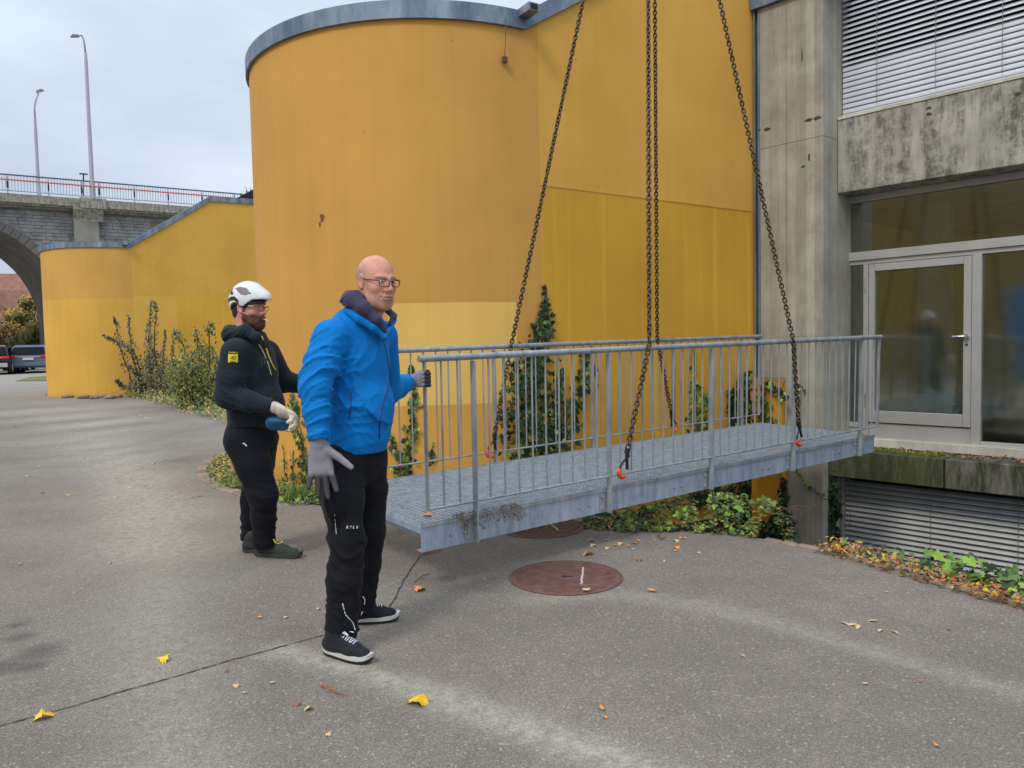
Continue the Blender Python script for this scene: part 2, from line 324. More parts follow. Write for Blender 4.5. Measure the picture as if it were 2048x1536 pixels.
def build_ground():
    def axis(a,b,st,ext):
        core=list(np.arange(a,b,st)); g=st; x=b; out=[]
        while x<ext: out.append(x); g*=1.25; x+=g
        out.append(ext); g=st; x=a; lo=[]
        while x>-ext: 
            g*=1.25; x-=g; lo.append(max(x,-ext))
        return np.array(sorted(set(lo))+core+out)
    xs=axis(-3.2,4.2,.035,420); ys=axis(1.2,8.2,.035,420)
    X,Y=np.meshgrid(xs,ys); P=np.c_[X.ravel(),Y.ravel()]
    ins=inside(P,PITPOLY); idx=np.arange(len(P)).reshape(X.shape)
    q=np.stack([idx[:-1,:-1],idx[:-1,1:],idx[1:,1:],idx[1:,:-1]],-1).reshape(-1,4)
    q=q[~ins[q].all(1)]
    # snap the inside corners of edge cells on to the edge curve
    used=np.unique(q); s=used[ins[used]]
    _,bt,_=seg_d(P[s],PITPOLY,True); P[s]=bt
    Z=np.array([ground_z(0,y) for y in P[:,1]])
    dust=np.zeros(len(P)); dark=np.zeros(len(P)); n1=np.sin(P[:,0]*3.1+np.cos(P[:,1]*2.3)*2)*.5+np.sin(P[:,1]*4.7+P[:,0]*1.7)*.5
    def band(pts,w,a,arr,extra=0):
        d,_,t=seg_d(P,[tuple(gnd(*p)[:2]) for p in pts]); arr[:]=np.maximum(arr,a*np.exp(-(d/(w*(1+.25*n1)))**2)*(1-extra*.5*(1+np.sin(t*9))/2))
    band([(560,1300),(700,1335),(850,1385),(1000,1440),(1150,1490),(1350,1560)],.085,.8,dust)
    band([(1060,1200),(1250,1188),(1400,1210),(1600,1260),(1800,1320),(2048,1390)],.09,.4,dust)
    band([(-60,770),(60,785),(160,850),(240,930),(290,1010),(310,1100)],.45,.75,dust)
    band([(330,1110),(300,1250),(330,1400),(380,1560)],.25,.4,dust)
    band([(250,830),(400,860),(470,890)],.35,.22,dust)
    band([(700,1180),(760,1300)],.2,.25,dust)
    for (px,py,r) in((33,1250,.045),(38,1275,.06),(76,1305,.10),(6,1335,.09),(62,1332,.06)):
        g=gnd(px,py); dark=np.maximum(dark,np.clip(1.5-np.hypot(P[:,0]-g.x,(P[:,1]-g.y))/r,0,1)*.8)
    for k in range(16):   # elongated damp streaks further off
        px=rng.uniform(0,440); py=rng.uniform(850,960); g=gnd(px,py); L=rng.uniform(.15,.45)
        dark=np.maximum(dark,.8*np.exp(-((P[:,0]-g.x)/L)**2-((P[:,1]-g.y+.15*(P[:,0]-g.x))/.05)**2))
    # darker patched field right of the crack and under the bridge shade is real, only the newer asphalt is darker
    cr=[tuple(gnd(*p)[:2]) for p in((-60,1470),(120,1420),(400,1340),(640,1272),(720,1243),(780,1215),(815,1150),(842,1108))]
    me=bpy.data.meshes.new('ground'); V=np.c_[P,Z]
    remap=-np.ones(len(P),int); remap[used]=np.arange(len(used)); qq=remap[q]; V=V[used]
    me.vertices.add(len(V)); me.vertices.foreach_set('co',V.ravel()); me.loops.add(qq.size); me.loops.foreach_set('vertex_index',qq.ravel()); me.polygons.add(len(qq))
    me.polygons.foreach_set('loop_start',np.arange(0,qq.size,4)); me.polygons.foreach_set('loop_total',np.full(len(qq),4)); me.update(calc_edges=True); me.validate()
    for nm,arr in(('dust',dust[used]),('dark',dark[used])):
        a=me.attributes.new(nm,'FLOAT','POINT'); a.data.foreach_set('value',arr.astype(np.float32))
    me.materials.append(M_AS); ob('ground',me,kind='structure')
    # crack: a thin ragged strip of dirt filled groove with a crumbled lip
    def ragged(pts,w,name,mat,z,seed):
        r2=random.Random(seed); mb=MB(); L=[];Rr=[]
        pl=[]
        for a,b in zip(pts[:-1],pts[1:]):
            n=max(2,int(math.hypot(b[0]-a[0],b[1]-a[1])/.02))
            for i in range(n): pl.append((a[0]+(b[0]-a[0])*i/n,a[1]+(b[1]-a[1])*i/n))
        off=0
        for i,p in enumerate(pl):
            off=off*.85+r2.uniform(-.0035,.0035); q=pl[min(i+1,len(pl)-1)]; q0=pl[max(i-1,0)]
            dx,dy=q[0]-q0[0],q[1]-q0[1]; l=math.hypot(dx,dy)+1e-9; nx,ny=-dy/l,dx/l; ww=w*r2.uniform(.35,1.3)
            mb.v+=[(p[0]+nx*(off+ww),p[1]+ny*(off+ww),z),(p[0]+nx*(off-ww),p[1]+ny*(off-ww),z)]
        for i in range(len(pl)-1): mb.f.append((2*i,2*i+1,2*i+3,2*i+2))
        mb.build(name,mat,kind='structure')
    ragged(cr,.0045,'pavement_crack',pm('crack_dirt',rgb(66,60,56),.95,0,.3,60,60,.5,.004),.004,1)
    return cr
CR=build_ground()
# light well floor and the earth bank that falls away from the asphalt edge
mb=MB(); mb.add([(.3,2,-1.75),(14,-1,-1.75),(14,12.5,-1.75),(.3,9.2,-1.75)],[(0,1,2,3)]); mb.build('light_well_floor',M_SOIL,kind='structure')
mb=MB(); n=len(PITPOLY); lo=[]
cx,cy=3.6,5.6
for i,p in enumerate(PITPOLY):
    a=Vector((p[0],p[1],-.012 if i<len(PITE) else ground_z(*p)-.012)); 
    mb.v.append(tuple(a))
for i,p in enumerate(PITPOLY):
    d=Vector((cx-p[0],cy-p[1],0)).normalized(); mb.v.append((p[0]+d.x*.55,p[1]+d.y*.55,-1.76))
for i in range(n): mb.f.append((i,(i+1)%n,n+(i+1)%n,n+i))
mb.build('earth_bank',M_EARTH,kind='structure')
# ------------------------------------------------------------------ yellow buildings: rounded end + straight wall, zinc coping
def yellow_building(name,P0,bearing,R,h0,base,prof,mat,label,th=.3,copout=.035,coph=.15,arc=200):
    """P0: junction of curve and wall; X along wall; prof: [(s,h)] lower edge of coping on the wall"""
    b=R_(bearing); w=Vector((math.sin(b),math.cos(b),0)); inn=Vector((-w.y,w.x,0))
    root=empty(name,mat=frame((P0[0],P0[1],0),w,inn,Vector((0,0,1))),label=label,cat='building')
    pts=[]
    n=64
    for i in range(n,0,-1):
        a=R_(arc)*i/n; pts.append((-math.sin(a)*R,R-math.cos(a)*R,-a*R))
    for i,(s,h) in enumerate(prof): pts.append((s,0,s))
    hs=[h0]*n+[h for s,h in prof]
    # wall mesh with uv in metres
    verts=[];faces=[];uvs=[]
    zs=[base,base+.4]
    for (x,y,u),h in zip(pts,hs):
        for z in(base,h): verts.append((x,y,z)); uvs.append((u,z))
    m_=len(pts)
    for i in range(m_-1): faces.append((2*i,2*i+2,2*i+3,2*i+1))
    me=bpy.data.meshes.new('wall'); me.from_pydata(verts,[],faces); uvl=me.uv_layers.new(name='UVMap')
    for li,l in enumerate(me.loops): uvl.data[li].uv=uvs[l.vertex_index]
    for p in me.polygons: p.use_smooth=True
    me.update(); me.materials.append(mat); ob('wall',me,root)
    # coping: profile swept, outward offset and a roof strip behind
    mb=MB()
    def offs(i,d):
        x,y,u=pts[i]
        if i<n: a=-u/R; return (x-math.sin(a)*d, y-math.cos(a)*d)   # outward radial
        return (x,y-d)
    for i in range(m_):
        h=hs[i]
        for d,z in((copout*.2,-.012),(copout,-.012),(copout,coph),(-th,coph+.03),(-th,-.3)):
            x,y=offs(i,d); mb.v.append((x,y,h+z))
    for i in range(m_-1):
        for k in range(4): mb.f.append((5*i+k,5*i+5+k,5*i+6+k,5*i+1+k))
    mb.build('coping',M_ZN,root,smooth=True)
    return root,pts,hs
b1,_,_=yellow_building('yellow_building',(.177,7.332),58.6,2.017,4.4,-1.9,[(0,4.4),(.6,4.765),(2.6,6.0),(3.7,6.7)],M_YB,'large rounded ochre yellow plastered building with zinc coping behind the hoisted footbridge')
mb=MB(); n_s=18; sa=-1.62/2.017*0-.0
def _st(px,pz,sx,sz,nm,mt,seed):
    r=random.Random(seed); a0=-px/2.017; mb=MB()
    for k in range(14):
        t=2*math.pi*k/14; rr=r.uniform(.6,1.1); a=a0+math.cos(t)*sx*rr/2.017; z=pz+math.sin(t)*sz*rr; mb.v.append((-math.sin(a)*2.0205,2.017-math.cos(a)*2.0205,z))
    mb.f=[tuple(range(14))]; return mb.build(nm,mt,b1)
_ms=pm('brown_stain',rgb(128,84,38),.9,0,.3,60)
_st(-2.02,2.66,.03,.045,'wall_stain',_ms,1); _st(-2.05,2.60,.012,.03,'wall_stain',_ms,2)
# kink cover, overflow spout and a hanging wire on the big building
mb=MB(); mb.box((-.02,-.12,4.52),(.11,.2,.07)); mb.build('overflow_spout',M_ZN,b1)
mb=MB(); mb.box((-.02,-.2215,4.52),(.075,.004,.05)); mb.build('spout_opening',M_DARK,b1)
mb=MB(); mb.tube([(-.225,-.05,4.44),(-.222,-.045,4.3),(-.23,-.03,4.1)],.004,5); mb.build('wire',M_RUST,b1)
mb=MB(); mb.box((-.225,-.02,4.07),(.045,.04,.05)); mb.build('wire_anchor',M_RUST,b1)
mb=MB(); mb.tube([(.16,-.004,2.955),(1.2,-.004,2.945),(3.1,-.004,2.92)],.0022,4); mb.build('plaster_seam',pm('seam_stain',rgb(176,128,52),.9,0,.4,20,60,.4,.003),b1)
b2,_,_=yellow_building('yellow_building',(-11.05,22.3),58.0,2.2,4.5,-.3,[(0,4.5),(2.28,6.02),(3.6,6.04),(9,6.04)],M_YS,'smaller far ochre yellow building with rounded end, behind the bushes by the drive')
mb=MB(); mb.box((-.12,-.1,4.62),(.13,.14,.12)); mb.build('overflow_spout',M_ZN,b2)
# dark roof glimpsed behind
mb=MB(); mb.prism([(2.8,6.1),(4.6,7.2),(9,7.2),(9,6.1)],1.5,5,1); mb.build('roof',M_DARK,b2)
# ------------------------------------------------------------------ concrete facade (local x=left along facade, y=out, z=up)
G0=Vector((4.76,7.88,0)); FU=Vector((-.685,.729,0)).normalized(); FN=Vector((0,0,1)).cross(FU)
fm=frame(G0,FU,FN,Vector((0,0,1)))
fac=empty('concrete_building',mat=fm,label='grey concrete building with glazed entrance, board marked pillar and deep lintel at the right',cat='building')
mb=MB(); mb.b2((1.23,-.3,.93+.0),(1.669,.65,5.2)); mb.b2((1.23,-.3,-1.9),(1.669,.65,.93)); mb=MB(); mb.prism([(1.266,.65),(1.255,.64),(1.235,.30),(1.235,-.3),(1.68,-.3),(1.68,.65)],-1.9,5.2); mb.build('pillar',M_CB,fac,bevel=.004)
mb=MB(); mb.b2((1.683,-.2,.985),(2.0,.648,5.2)); mb.build('pillar_wing',M_CB,fac,bevel=.004)
mb=MB(); mb.b2((2.003,.3,.9),(2.07,.60,5.25)); mb.build('joint_flashing',M_ZN,fac)
mb=MB(); mb.b2((2.0,.59,.95),(2.022,.652,5.2)); mb.b2((2.055,.6,.95),(2.068,.66,5.2)); mb.build('joint_profile',M_ZN,fac)
mb=MB(); mb.b2((1.1,.3,5.203),(2.09,.70,5.5)); mb.build('roof_flashing',M_ZN,fac)
mb=MB(); mb.prism([(.0,-1.9),(.76,-1.9),(.76,.86),(.65,.975),(.0,.975)],1.684,2.075,0); 
base_o=mb.build('plinth',pm('yellow_plinth',rgb(214,152,36,.9),.85,0,.12,5,120,.3,.003),fac)
mb=MB(); mb.prism([(.785,.852),(.785,.875),(.64,.99),(.64,.965)],1.684,2.08,0); mb.build('plinth_sill',pm('ochre_sill',rgb(136,98,52),.85,0,.25,12),fac)
mb=MB(); mb.b2((-4,-.35,3.03),(1.23,.35,3.83)); mb.build('lintel',M_CL,fac,bevel=.006)
mb=MB(); mb.b2((-4,.1,3.831),(1.228,.36,3.86)); mb.build('lintel_cap',M_CW,fac)
for a,b in((.083,1.262),(-1.15,.067),(-4,-1.166)):
    mb=MB(); mb.b2((a,-.0,-.105),(b,.55,.195)); mb.build('ledge_slab',M_CM,fac,bevel=.008)
mb=MB(); mb.b2((-4,-.1,.197),(1.235,.11,.292)); mb.build('door_step',M_CW,fac,bevel=.004)
mb=MB(); mb.b2((-4,-.3,-1.9),(1.235,.02,-.106)); mb.build('basement_wall',M_DARK,fac)
mb=MB(); mb.b2((-4,-.35,3.861),(1.23,.1,6.6)); mb.build('upper_wall',M_DARK,fac)
mb=MB(); mb.b2((2.0,-3,-1),(2.2,-.25,6.5)); mb.build('rear_wall',M_CP,fac)
# interior seen through the glass
Mint=pm('interior_ochre',rgb(232,206,132),.8,0,.1); Mflo=pm('interior_floor',rgb(70,78,84),.35,0,.2); Mpl=pm('interior_panel_blue',rgb(20,110,190),.5,0,.1)
mb=MB(); mb.b2((-6,-5,.20),(1.95,-.12,.29)); mb.build('interior_floor',Mflo,fac)
mb=MB(); mb.b2((-6,-5,3.04),(1.95,-.36,3.2)); mb.build('interior_ceiling',M_CP,fac)
mb=MB(); mb.b2((-6,-5.1,.2),(1.95,-5.0,3.2)); mb.b2((1.9,-5,.29),(1.99,-.2,3.1)); mb.build('interior_wall',Mint,fac)
for q in((.62,-1.5),(-1.9,-3.5)):
    mb=MB(); mb.b2((q[0],q[1],.29),(q[0]+.3,q[1]+.3,3.03)); mb.build('interior_column',M_CW,fac)
mb=MB()
for z in(1.2,1.45,1.7,1.95): mb.b2((-1.1,-4.3,z),(.3,-4.25,z+.02))
mb.build('interior_rail',M_ALU,fac)
mb=MB(); mb.b2((-2.6,-4.2,.6),(-1.2,-4.1,2.1)); mb.build('interior_panel',Mpl,fac)
# ------------------------------------------------------------------ window blinds: each slat is a part
def blind(name,label,x0,x1,z0,z1,y,pitch,mat,cords,closed_from=None,tilt=46):
    r=empty(name,mat=fm@Matrix.Translation((0,y,0)),label=label,cat='window blind')
    def slatmesh(t,w):
        mb=MB(); pr=[]
        for k in range(6):
            u=-1+2*k/5; pr.append((u*w/2,(1-u*u)*.007))
        ca,sa=math.cos(R_(t)),math.sin(R_(t))
        pp=[(-(a*ca-b*sa),a*sa*1.0+b*ca) for a,b in pr]; qq=[(a,b-.0012) for a,b in pp]
        poly=pp+qq[::-1]; 
        nn=len(poly); mb.add([(x0,a,b) for a,b in poly]+[(x1,a,b) for a,b in poly],[(i,(i+1)%nn,nn+(i+1)%nn,nn+i) for i in range(nn)])
        return mb.mesh('slat',mat,smooth=True)
    mo=slatmesh(tilt,.066); mc=slatmesh(72,.064); z=z0
    while z<z1:
        o=ob('slat',mc if (closed_from is not None and z<closed_from) else mo,r,loc=(0,0,z)); z+=pitch
    for cx in cords:
        mb=MB(); mb.box((cx,.034,(z0+z1)/2),(.006,.002,z1-z0)); mb.build('cord',pm('cord',rgb(120,120,122),.6) if 'cord' not in bpy.data.materials else bpy.data.materials['cord'],r)
    return r
ub=blind('window_blind','open grey aluminium blind slats above the stained concrete lintel',-3.6,1.222,3.945,6.3,.23,.0575,M_BLINDU,(.85,.27,-.32,-1.2),4.42)
mb=MB(); mb.box((-1.19,0,3.893),(4.82,.05,.022)); mb.build('bottom_rail',M_BLINDU,ub)
lb=blind('window_blind','dull grey closed blind slats below the mossy ledge, half hidden by leaves',-3.6,1.19,-1.65,-.16,.22,.0575,M_BLINDL,(1.13,.29,-.50,-1.4),None,42)
mb=MB(); mb.b2((1.195,-.03,-1.8),(1.215,.05,-.11)); mb.b2((1.22,-.03,-1.8),(1.228,.05,-.11)); mb.build('guide_rail',M_ALU,lb)
# ------------------------------------------------------------------ glazed entrance
dr=empty('glazed_entrance',mat=fm,label='glazed aluminium entrance front beside the door, with transom window above',cat='window')
def bar(nm,x0,x1,z0,z1,y0=-.05,y1=.03,mat=None,par=None): 
    mb=MB(); mb.b2((x0,y0,z0),(x1,y1,z1)); return mb.build(nm,mat or M_ALU,par or dr,bevel=.003)
bar('jamb',1.345,1.40,.292,3.0); bar('mullion',1.022,1.075,.292,2.25,-.05,.04); bar('mullion',-.105,-.018,.292,2.25,-.05,.04)
bar('transom',-4,1.40,2.30,2.395,-.05,.045); bar('transom',-4,1.40,2.252,2.298,-.05,.02); bar('bottom_rail',1.077,1.343,.40,.455); bar('kick_panel',1.077,1.343,.292,.398,-.05,.012)
bar('kick_panel',-.016,1.02,.292,.455,-.05,.012); bar('threshold',-4,1.343,.2921,.30,.031,.06); bar('bottom_rail',-4,-.107,.292,.33); bar('head_rail',-4,1.343,2.955,3.028,-.05,.03)
bar('pane',1.077,1.343,.457,2.25,-.012,-.004,M_GL); bar('pane',-4,-.107,.332,2.25,-.012,-.004,M_GL); bar('pane',-4,1.343,2.397,2.953,-.012,-.004,M_GL); bar('mullion',-1.9,-1.82,.332,2.25,-.05,.03)
do=empty('entrance_door',mat=fm,label='closed glass door in a wide aluminium frame with round lever handle, right of the pillar',cat='door')
bar('door_frame',.955,1.018,.47,2.245,-.04,.035,None,do); bar('door_frame',-.014,.06,.47,2.245,-.04,.035,None,do); bar('door_frame',.062,.953,2.165,2.245,-.04,.035,None,do); bar('door_frame',.062,.953,.47,.60,-.04,.035,None,do)
bar('pane',.062,.953,.602,2.163,-.012,-.004,M_GL,do)
mb=MB(); mb.tube([(.028,.035,1.415),(.028,.075,1.415)],.026,14); mb.tube([(.028,.072,1.415),(.05,.085,1.416),(.15,.085,1.416)],.010,10); mb.build('handle',pm('steel',rgb(200,200,200),.2,.9,.05),do,smooth=True)
mb=MB(); mb.tube([(.028,.034,1.33),(.028,.041,1.33)],.012,12); mb.build('lock_cylinder',M_DARK,do)
for z in(.72,2.02):
    mb=MB(); mb.tube([(1.045,.05,z-.075),(1.045,.05,z-.002)],.009,8); mb.tube([(1.045,.05,z+.002),(1.045,.05,z+.075)],.009,8); mb.build('hinge',bpy.data.materials['steel'],do,smooth=True)
# things the glass mirrors: buildings across the yard, left of the camera
mb=MB(); mb.b2((-16,-6,-.2),(-15.7,8.5,7.5)); o=mb.build('side_building',pm('ochre_render',rgb(160,130,74),.85),label='plain ochre building across the yard, seen only in the door glass',cat='building')
mb=MB(); mb.b2((-12.6,-8,.02),(-10.2,-2.3,2.9)); o=mb.build('site_container',pm('blue_container',rgb(40,140,214),.5),label='blue site container across the yard, seen only in the door glass',cat='container',bevel=.03)
# ------------------------------------------------------------------ hoisted footbridge
pw=Vector((.8,.6,.0145)); py_=Vector((-.6,.8,.026))
FB=frame((-.527,4.40,.392),pw,py_)
fb=empty('footbridge',mat=FB,label='galvanised steel footbridge with railings and grating deck, hoisted on four chains',cat='footbridge')
FL=5.10; FW=1.27
posts=[.335,1.455,2.56,3.67,4.78]
def beam(y,sgn,x0,x1):
    mb=MB(); mb.b2((x0,y-.004,-.168),(x1,y+.004,-.02)); mb.b2((x0,y+.0041*sgn,-.028),(x1,y+.05*sgn,-.020)); mb.b2((x0,y+.0041*sgn,-.168),(x1,y+.05*sgn,-.160)); return mb
beam(-.006,1,-.03,FL).build('side_beam',M_GVB,fb); beam(FW+.006,-1,-.03,FL).build('side_beam',M_GVB,fb)
for x in(-.026,FL-.006): 
    mb=MB(); mb.b2((x-.0035,.003,-.06),(x+.0035,FW-.003,-.022)); mb.build('end_beam',M_GVB,fb)
mb=MB(); 
for x in(.06,1.3,2.55,3.8,4.95): mb.b2((x-.03,.006,-.12),(x+.03,FW-.006,-.032)); 
mb.build('cross_member',M_GVB,fb)
# edge angles that hold the gratings
for y in(-.008,FW+.008):
    mb=MB(); mb.b2((-.03,y-.006,-.0195),(FL,y+.006,.004)); mb.b2((-.03,y-.012,-.0200),(FL,y-.0065,-.012)); mb.build('edge_angle',M_GV,fb)
px0=[-.02,1.0,2.0,3.0,4.0,FL-.01]
for a,b in zip(px0[:-1],px0[1:]):
    mb=MB(); a+=.004; b-=.004
    n=int((b-a)/.034)
    for i in range(n+1):
        x=a+(b-a)*i/n; mb.b2((x-.0019,.004,-.028),(x+.0019,FW-.004,.0))
    n=int(FW/.033)
    for i in range(n+1):
        y=.006+(FW-.012)*i/n; mb.b2((a,y-.0022,-.012),(b,y+.0022,.0005))
    mb.b2((a-.002,.003,-.024),(a+.001,FW-.003,.001)); mb.b2((b-.001,.003,-.024),(b+.002,FW-.003,.001))
    g=mb.build('grating',M_GVD,fb); g['kind']='stuff'
for xx in(1.0,2.0,3.0,4.0):
    mb=MB(); mb.b2((xx-.07,-.0215,-.021),(xx+.07,-.0145,.006)); mb.build('joint_plate',M_GV,fb)
bol=MB(); bol.tube([(0,0,0),(0,-.008,0)],.0105,6); bol.tube([(0,-.008,0),(0,-.013,0)],.006,6); BOLT=bol.mesh('bolt',M_GV)
balm=MB(); balm.tube([(0,0,.092),(0,0,.945)],.0062,8); BAL=balm.mesh('baluster',M_GV,smooth=True)
pom=MB(); pom.box((0,0,.385),(.012,.045,1.11)); POST=pom.mesh('post',M_GV,bevel=.0015)
plm=MB(); plm.box((0,0,0),(.045,.006,.125)); PLATE=plm.mesh('bracket_plate',M_GV,bevel=.002)
for side in(0,1):
    y=-.040 if side==0 else FW+.040; so_=1 if side==0 else -1
    mb=MB(); mb.tube([(-.035,y,.965),(1.7,y,.9655),(3.4,y,.9645),(FL+.03,y,.965)],.0205,16); mb.build('handrail',M_GV,fb,smooth=True)
    mb=MB(); mb.tube([(.003,y,.088),(FL+.005,y,.088)],.0082,10); mb.build('lower_rail',M_GV,fb,smooth=True)
    for e in(0.0,FL-.005):
        mb=MB(); mb.box((e,y,.5185),(.010,.03,.868)); mb.build('end_post',M_GV,fb,bevel=.0015)
    for p in posts:
        o=ob('post',POST,fb,loc=(p,y,0))
        for dz in(-.055,-.135) if False else (): pass
        pl_=ob('bracket_plate',PLATE,fb,loc=(p-.045,-.0135*so_ if side==0 else FW+.0135,-.094))
        for dx,dz in((-.045,-.055),(-.045,-.135),(.030,-.055),(.030,-.135)):
            if dx>0 and p not in(posts[0],posts[1]): continue
            b_=ob('bolt',BOLT,fb,loc=(p+dx,(-.0165 if dx<0 else -.0105) if side==0 else FW+(.0165 if dx<0 else .0105),dz))
            if side: b_.rotation_euler=(0,0,math.pi)
        for dx in((-.16,-.07) if p==posts[0] else (.10,.17) if p!=posts[1] else (.22,.30)):
            xx=p+dx if p==posts[0] else p-.52+dx*1.2
            if side==0 and xx>0: 
                b_=ob('bolt',BOLT,fb,loc=(xx,-.0105,-.10))
    xs=[0.0]+posts+[FL-.005]
    for a,b in zip(xs[:-1],xs[1:]):
        k=max(1,round((b-a)/.113))
        for i in range(1,k):
            ob('baluster',BAL,fb,loc=(a+(b-a)*i/k,y,0))
    # welded tongue between post and handrail
mb=MB(); mb.b2((-.035,-.02,-.186),(.10,.09,-.170)); mb.build('bearing_plate',M_RUST,fb)
mb=MB(); mb.b2((-.06,.75,-.075),(-.03,FW+.02,-.06)); 
# ------------------------------------------------------------------ lifting chains
M_CH=pm('chain_steel',rgb(96,80,66),.45,.75,.35,40,90,.3,.001,rv=.25)
M_HK=pm('hook_black',rgb(58,52,50),.5,.6,.2,20); M_OR=pm('hook_orange',rgb(226,84,30),.45,.1,.2,30)
lk=MB(); pa=[]
for k in range(16):
    a=2*math.pi*k/16; pa.append((math.cos(a)*.0145,0,math.sin(a)*.0145+(.0075 if math.sin(a)>=0 else -.0075)))
for i in range(16):
    pass
def closed_tube(mb,pts,r,n=8,axis=Vector((0,1,0))):
    pts=[Vector(p) for p in pts]; N_=len(pts); vs=[]; fs=[]
    for i,p in enumerate(pts):
        t=(pts[(i+1)%N_]-pts[i-1]).normalized(); a=axis; b=t.cross(a).normalized()
        for k in range(n):
            w=2*math.pi*k/n; vs.append(p+(a*math.cos(w)+b*math.sin(w))*r)
    for i in range(N_):
        for k in range(n): fs.append((i*n+k,i*n+(k+1)%n,((i+1)%N_)*n+(k+1)%n,((i+1)%N_)*n+k))
    mb.add(vs,fs)
closed_tube(lk,pa,.0060,6); LINK=lk.mesh('link',M_CH,smooth='all')
APEX=Vector((1.22,6.35,6.45))
def chain(path,hookpt,hookdir,label):
    path=[Vector(p) for p in path]
    r=empty('lifting_chain',loc=hookpt,label=label,cat='chain',group='crane chains holding the footbridge')
    # walk the polyline
    segs=[(path[i],path[i+1]) for i in range(len(path)-1)]; tot=sum((b-a).length for a,b in segs); pitch=.031
    n=int(tot/pitch); tw=rng.uniform(0,3)
    for i in range(n):
        s=i*pitch+.01
        for a,b in segs:
            L=(b-a).length
            if s<=L: break
            s-=L
        d=(b-a).normalized(); p=a+d*s
        q=d.to_track_quat('Z','Y')@Quaternion((0,0,1),math.pi/2*(i%2)+.25*math.sin(i*.07+tw)+.5+rng.uniform(-.2,.2))
        o=ob('link',LINK,r); o.rotation_mode='QUATERNION'; o.rotation_quaternion=q; o.location=p-Vector(hookpt)
    # hook: throat ring, latch and black shank, in the plane of hookdir (world)
    up=(path[-2]-path[-1]).normalized(); x=Vector(hookdir); x=(x-up*x.dot(up)).normalized(); y=up.cross(x)
    M3=Matrix((x,y,up)).transposed().to_4x4(); M3.translation=path[-1]-Vector(hookpt)
    def add(nm,mb,mat,**k):
        me=mb.mesh(nm,mat,smooth=True); me.transform(M3); o=ob(nm,me,r); return o
    h=MB(); pts=[];rr=[]
    for k in range(11):
        a=R_(-35-(k/10)*170); pts.append((math.cos(a)*.042,0,-.135+math.sin(a)*.042)); rr.append(.0085+.0075*math.sin(math.pi*k/10))
    h.tube(pts,rr,10); add('hook',h,M_OR)
    h=MB(); h.tube([(.0,0,.0),(.006,0,-.03),(.022,0,-.07),(.037,0,-.112)],[.010,.013,.011,.011],10); add('shank',h,M_HK)
    h=MB(); h.tube([(.0,0,-.045),(-.022,0,-.075),(-.041,0,-.118)],[.008,.007,.009],8); h.tube([(.012,-.014,-.02),(.012,.014,-.02)],.012,10); add('latch',h,M_HK)
    h=MB(); h.box((0,0,.012),(.022,.03,.04)); add('coupling',h,M_HK)
def fbp(x,y,z): return FB@Vector((x,y,z))
pn=-.072; pf=FW+.072
hk=[(fbp(1.60,-.052,.235),fbp(1.88,-.069,.985),fbp(1.60,-.045,.15),'chain'),]
chain([APEX+Vector((-.03,-.04,0)),fbp(1.83,-.069,.985),fbp(1.615,-.055,.235)],fbp(1.60,-.05,.09),pw,'heavy lifting chain passing over the near handrail, its orange hook beside the second tall post')
chain([APEX+Vector((.05,-.02,0)),fbp(3.60,-.069,.985),fbp(3.70,-.07,.235)],fbp(3.68,-.05,.09),pw,'rightmost lifting chain, slanting down past the concrete pillar to an orange hook')
chain([APEX+Vector((-.06,.03,0)),fbp(1.62,FW+.012,.985),fbp(1.43,FW+.02,.225)],fbp(1.42,FW+.03,.09),pw,'leftmost lifting chain, slanting to the far lower rail of the footbridge')
chain([APEX+Vector((.03,.05,0)),fbp(3.40,FW+.012,.985),fbp(3.62,FW+.02,.215)],fbp(3.62,FW+.03,.09),-pw,'thin looking far chain hanging behind the near one to the far railing')
# ------------------------------------------------------------------ manhole covers
def cover(c,r,rot,label):
    z=.003; e=empty('manhole_cover',loc=(c[0],c[1],0),label=label,cat='manhole cover'); e.rotation_euler=(0,0,rot)
    mb=MB(); mb.lathe([(r+.016,.002),(r+.016,.006),(r+.003,.006),(r+.003,.002)],48); mb.build('ring',M_RUST,e)
    mb=MB(); mb.lathe([(0,.0045),(r-.001,.0045),(r-.001,.001)],48); mb.build('plate',M_RUST,e,smooth=True)
    st=MB(); p=.026; k=0
    y=-r
    while y<r:
        x=-r+(p/2 if k%2 else 0)
        while x<r:
            if math.hypot(x,y)<r-.02 and not(abs(x)<.05 and abs(y)<.028) and abs(abs(y)-r*.52)>.012: st.box((x,y,.0058),(.016,.006,.0026),Matrix.Rotation(.7 if k%2 else -.7,3,'Z'))
            x+=p
        y+=p*.62; k+=1
    o=st.build('tread_studs',M_RUST,e); o['kind']='stuff'
    mb=MB(); mb.lathe([(0,.0052),(.022,.0052)],14,(-.01,0,0)); mb.b2((-.01,-.012,.0048),(.045,.012,.0056)); mb.build('lifting_hole',M_DARK,e)
    mb=MB()
    for i in range(26):
        t=-.5+i/25; mb.box((.1+t*.06+rng.uniform(-.004,.004),t*r*1.0,.0076),(.012,.013,.0006))
    mb.build('chalk_mark',pm('chalk_white',rgb(190,182,172),.9),e)
cover((.305,4.575),.33,.05,'round rusty manhole cover with a white line, in front of the footbridge')
cover((.20,5.86),.33,.4,'dark rusty manhole cover half hidden behind the footbridge beam')
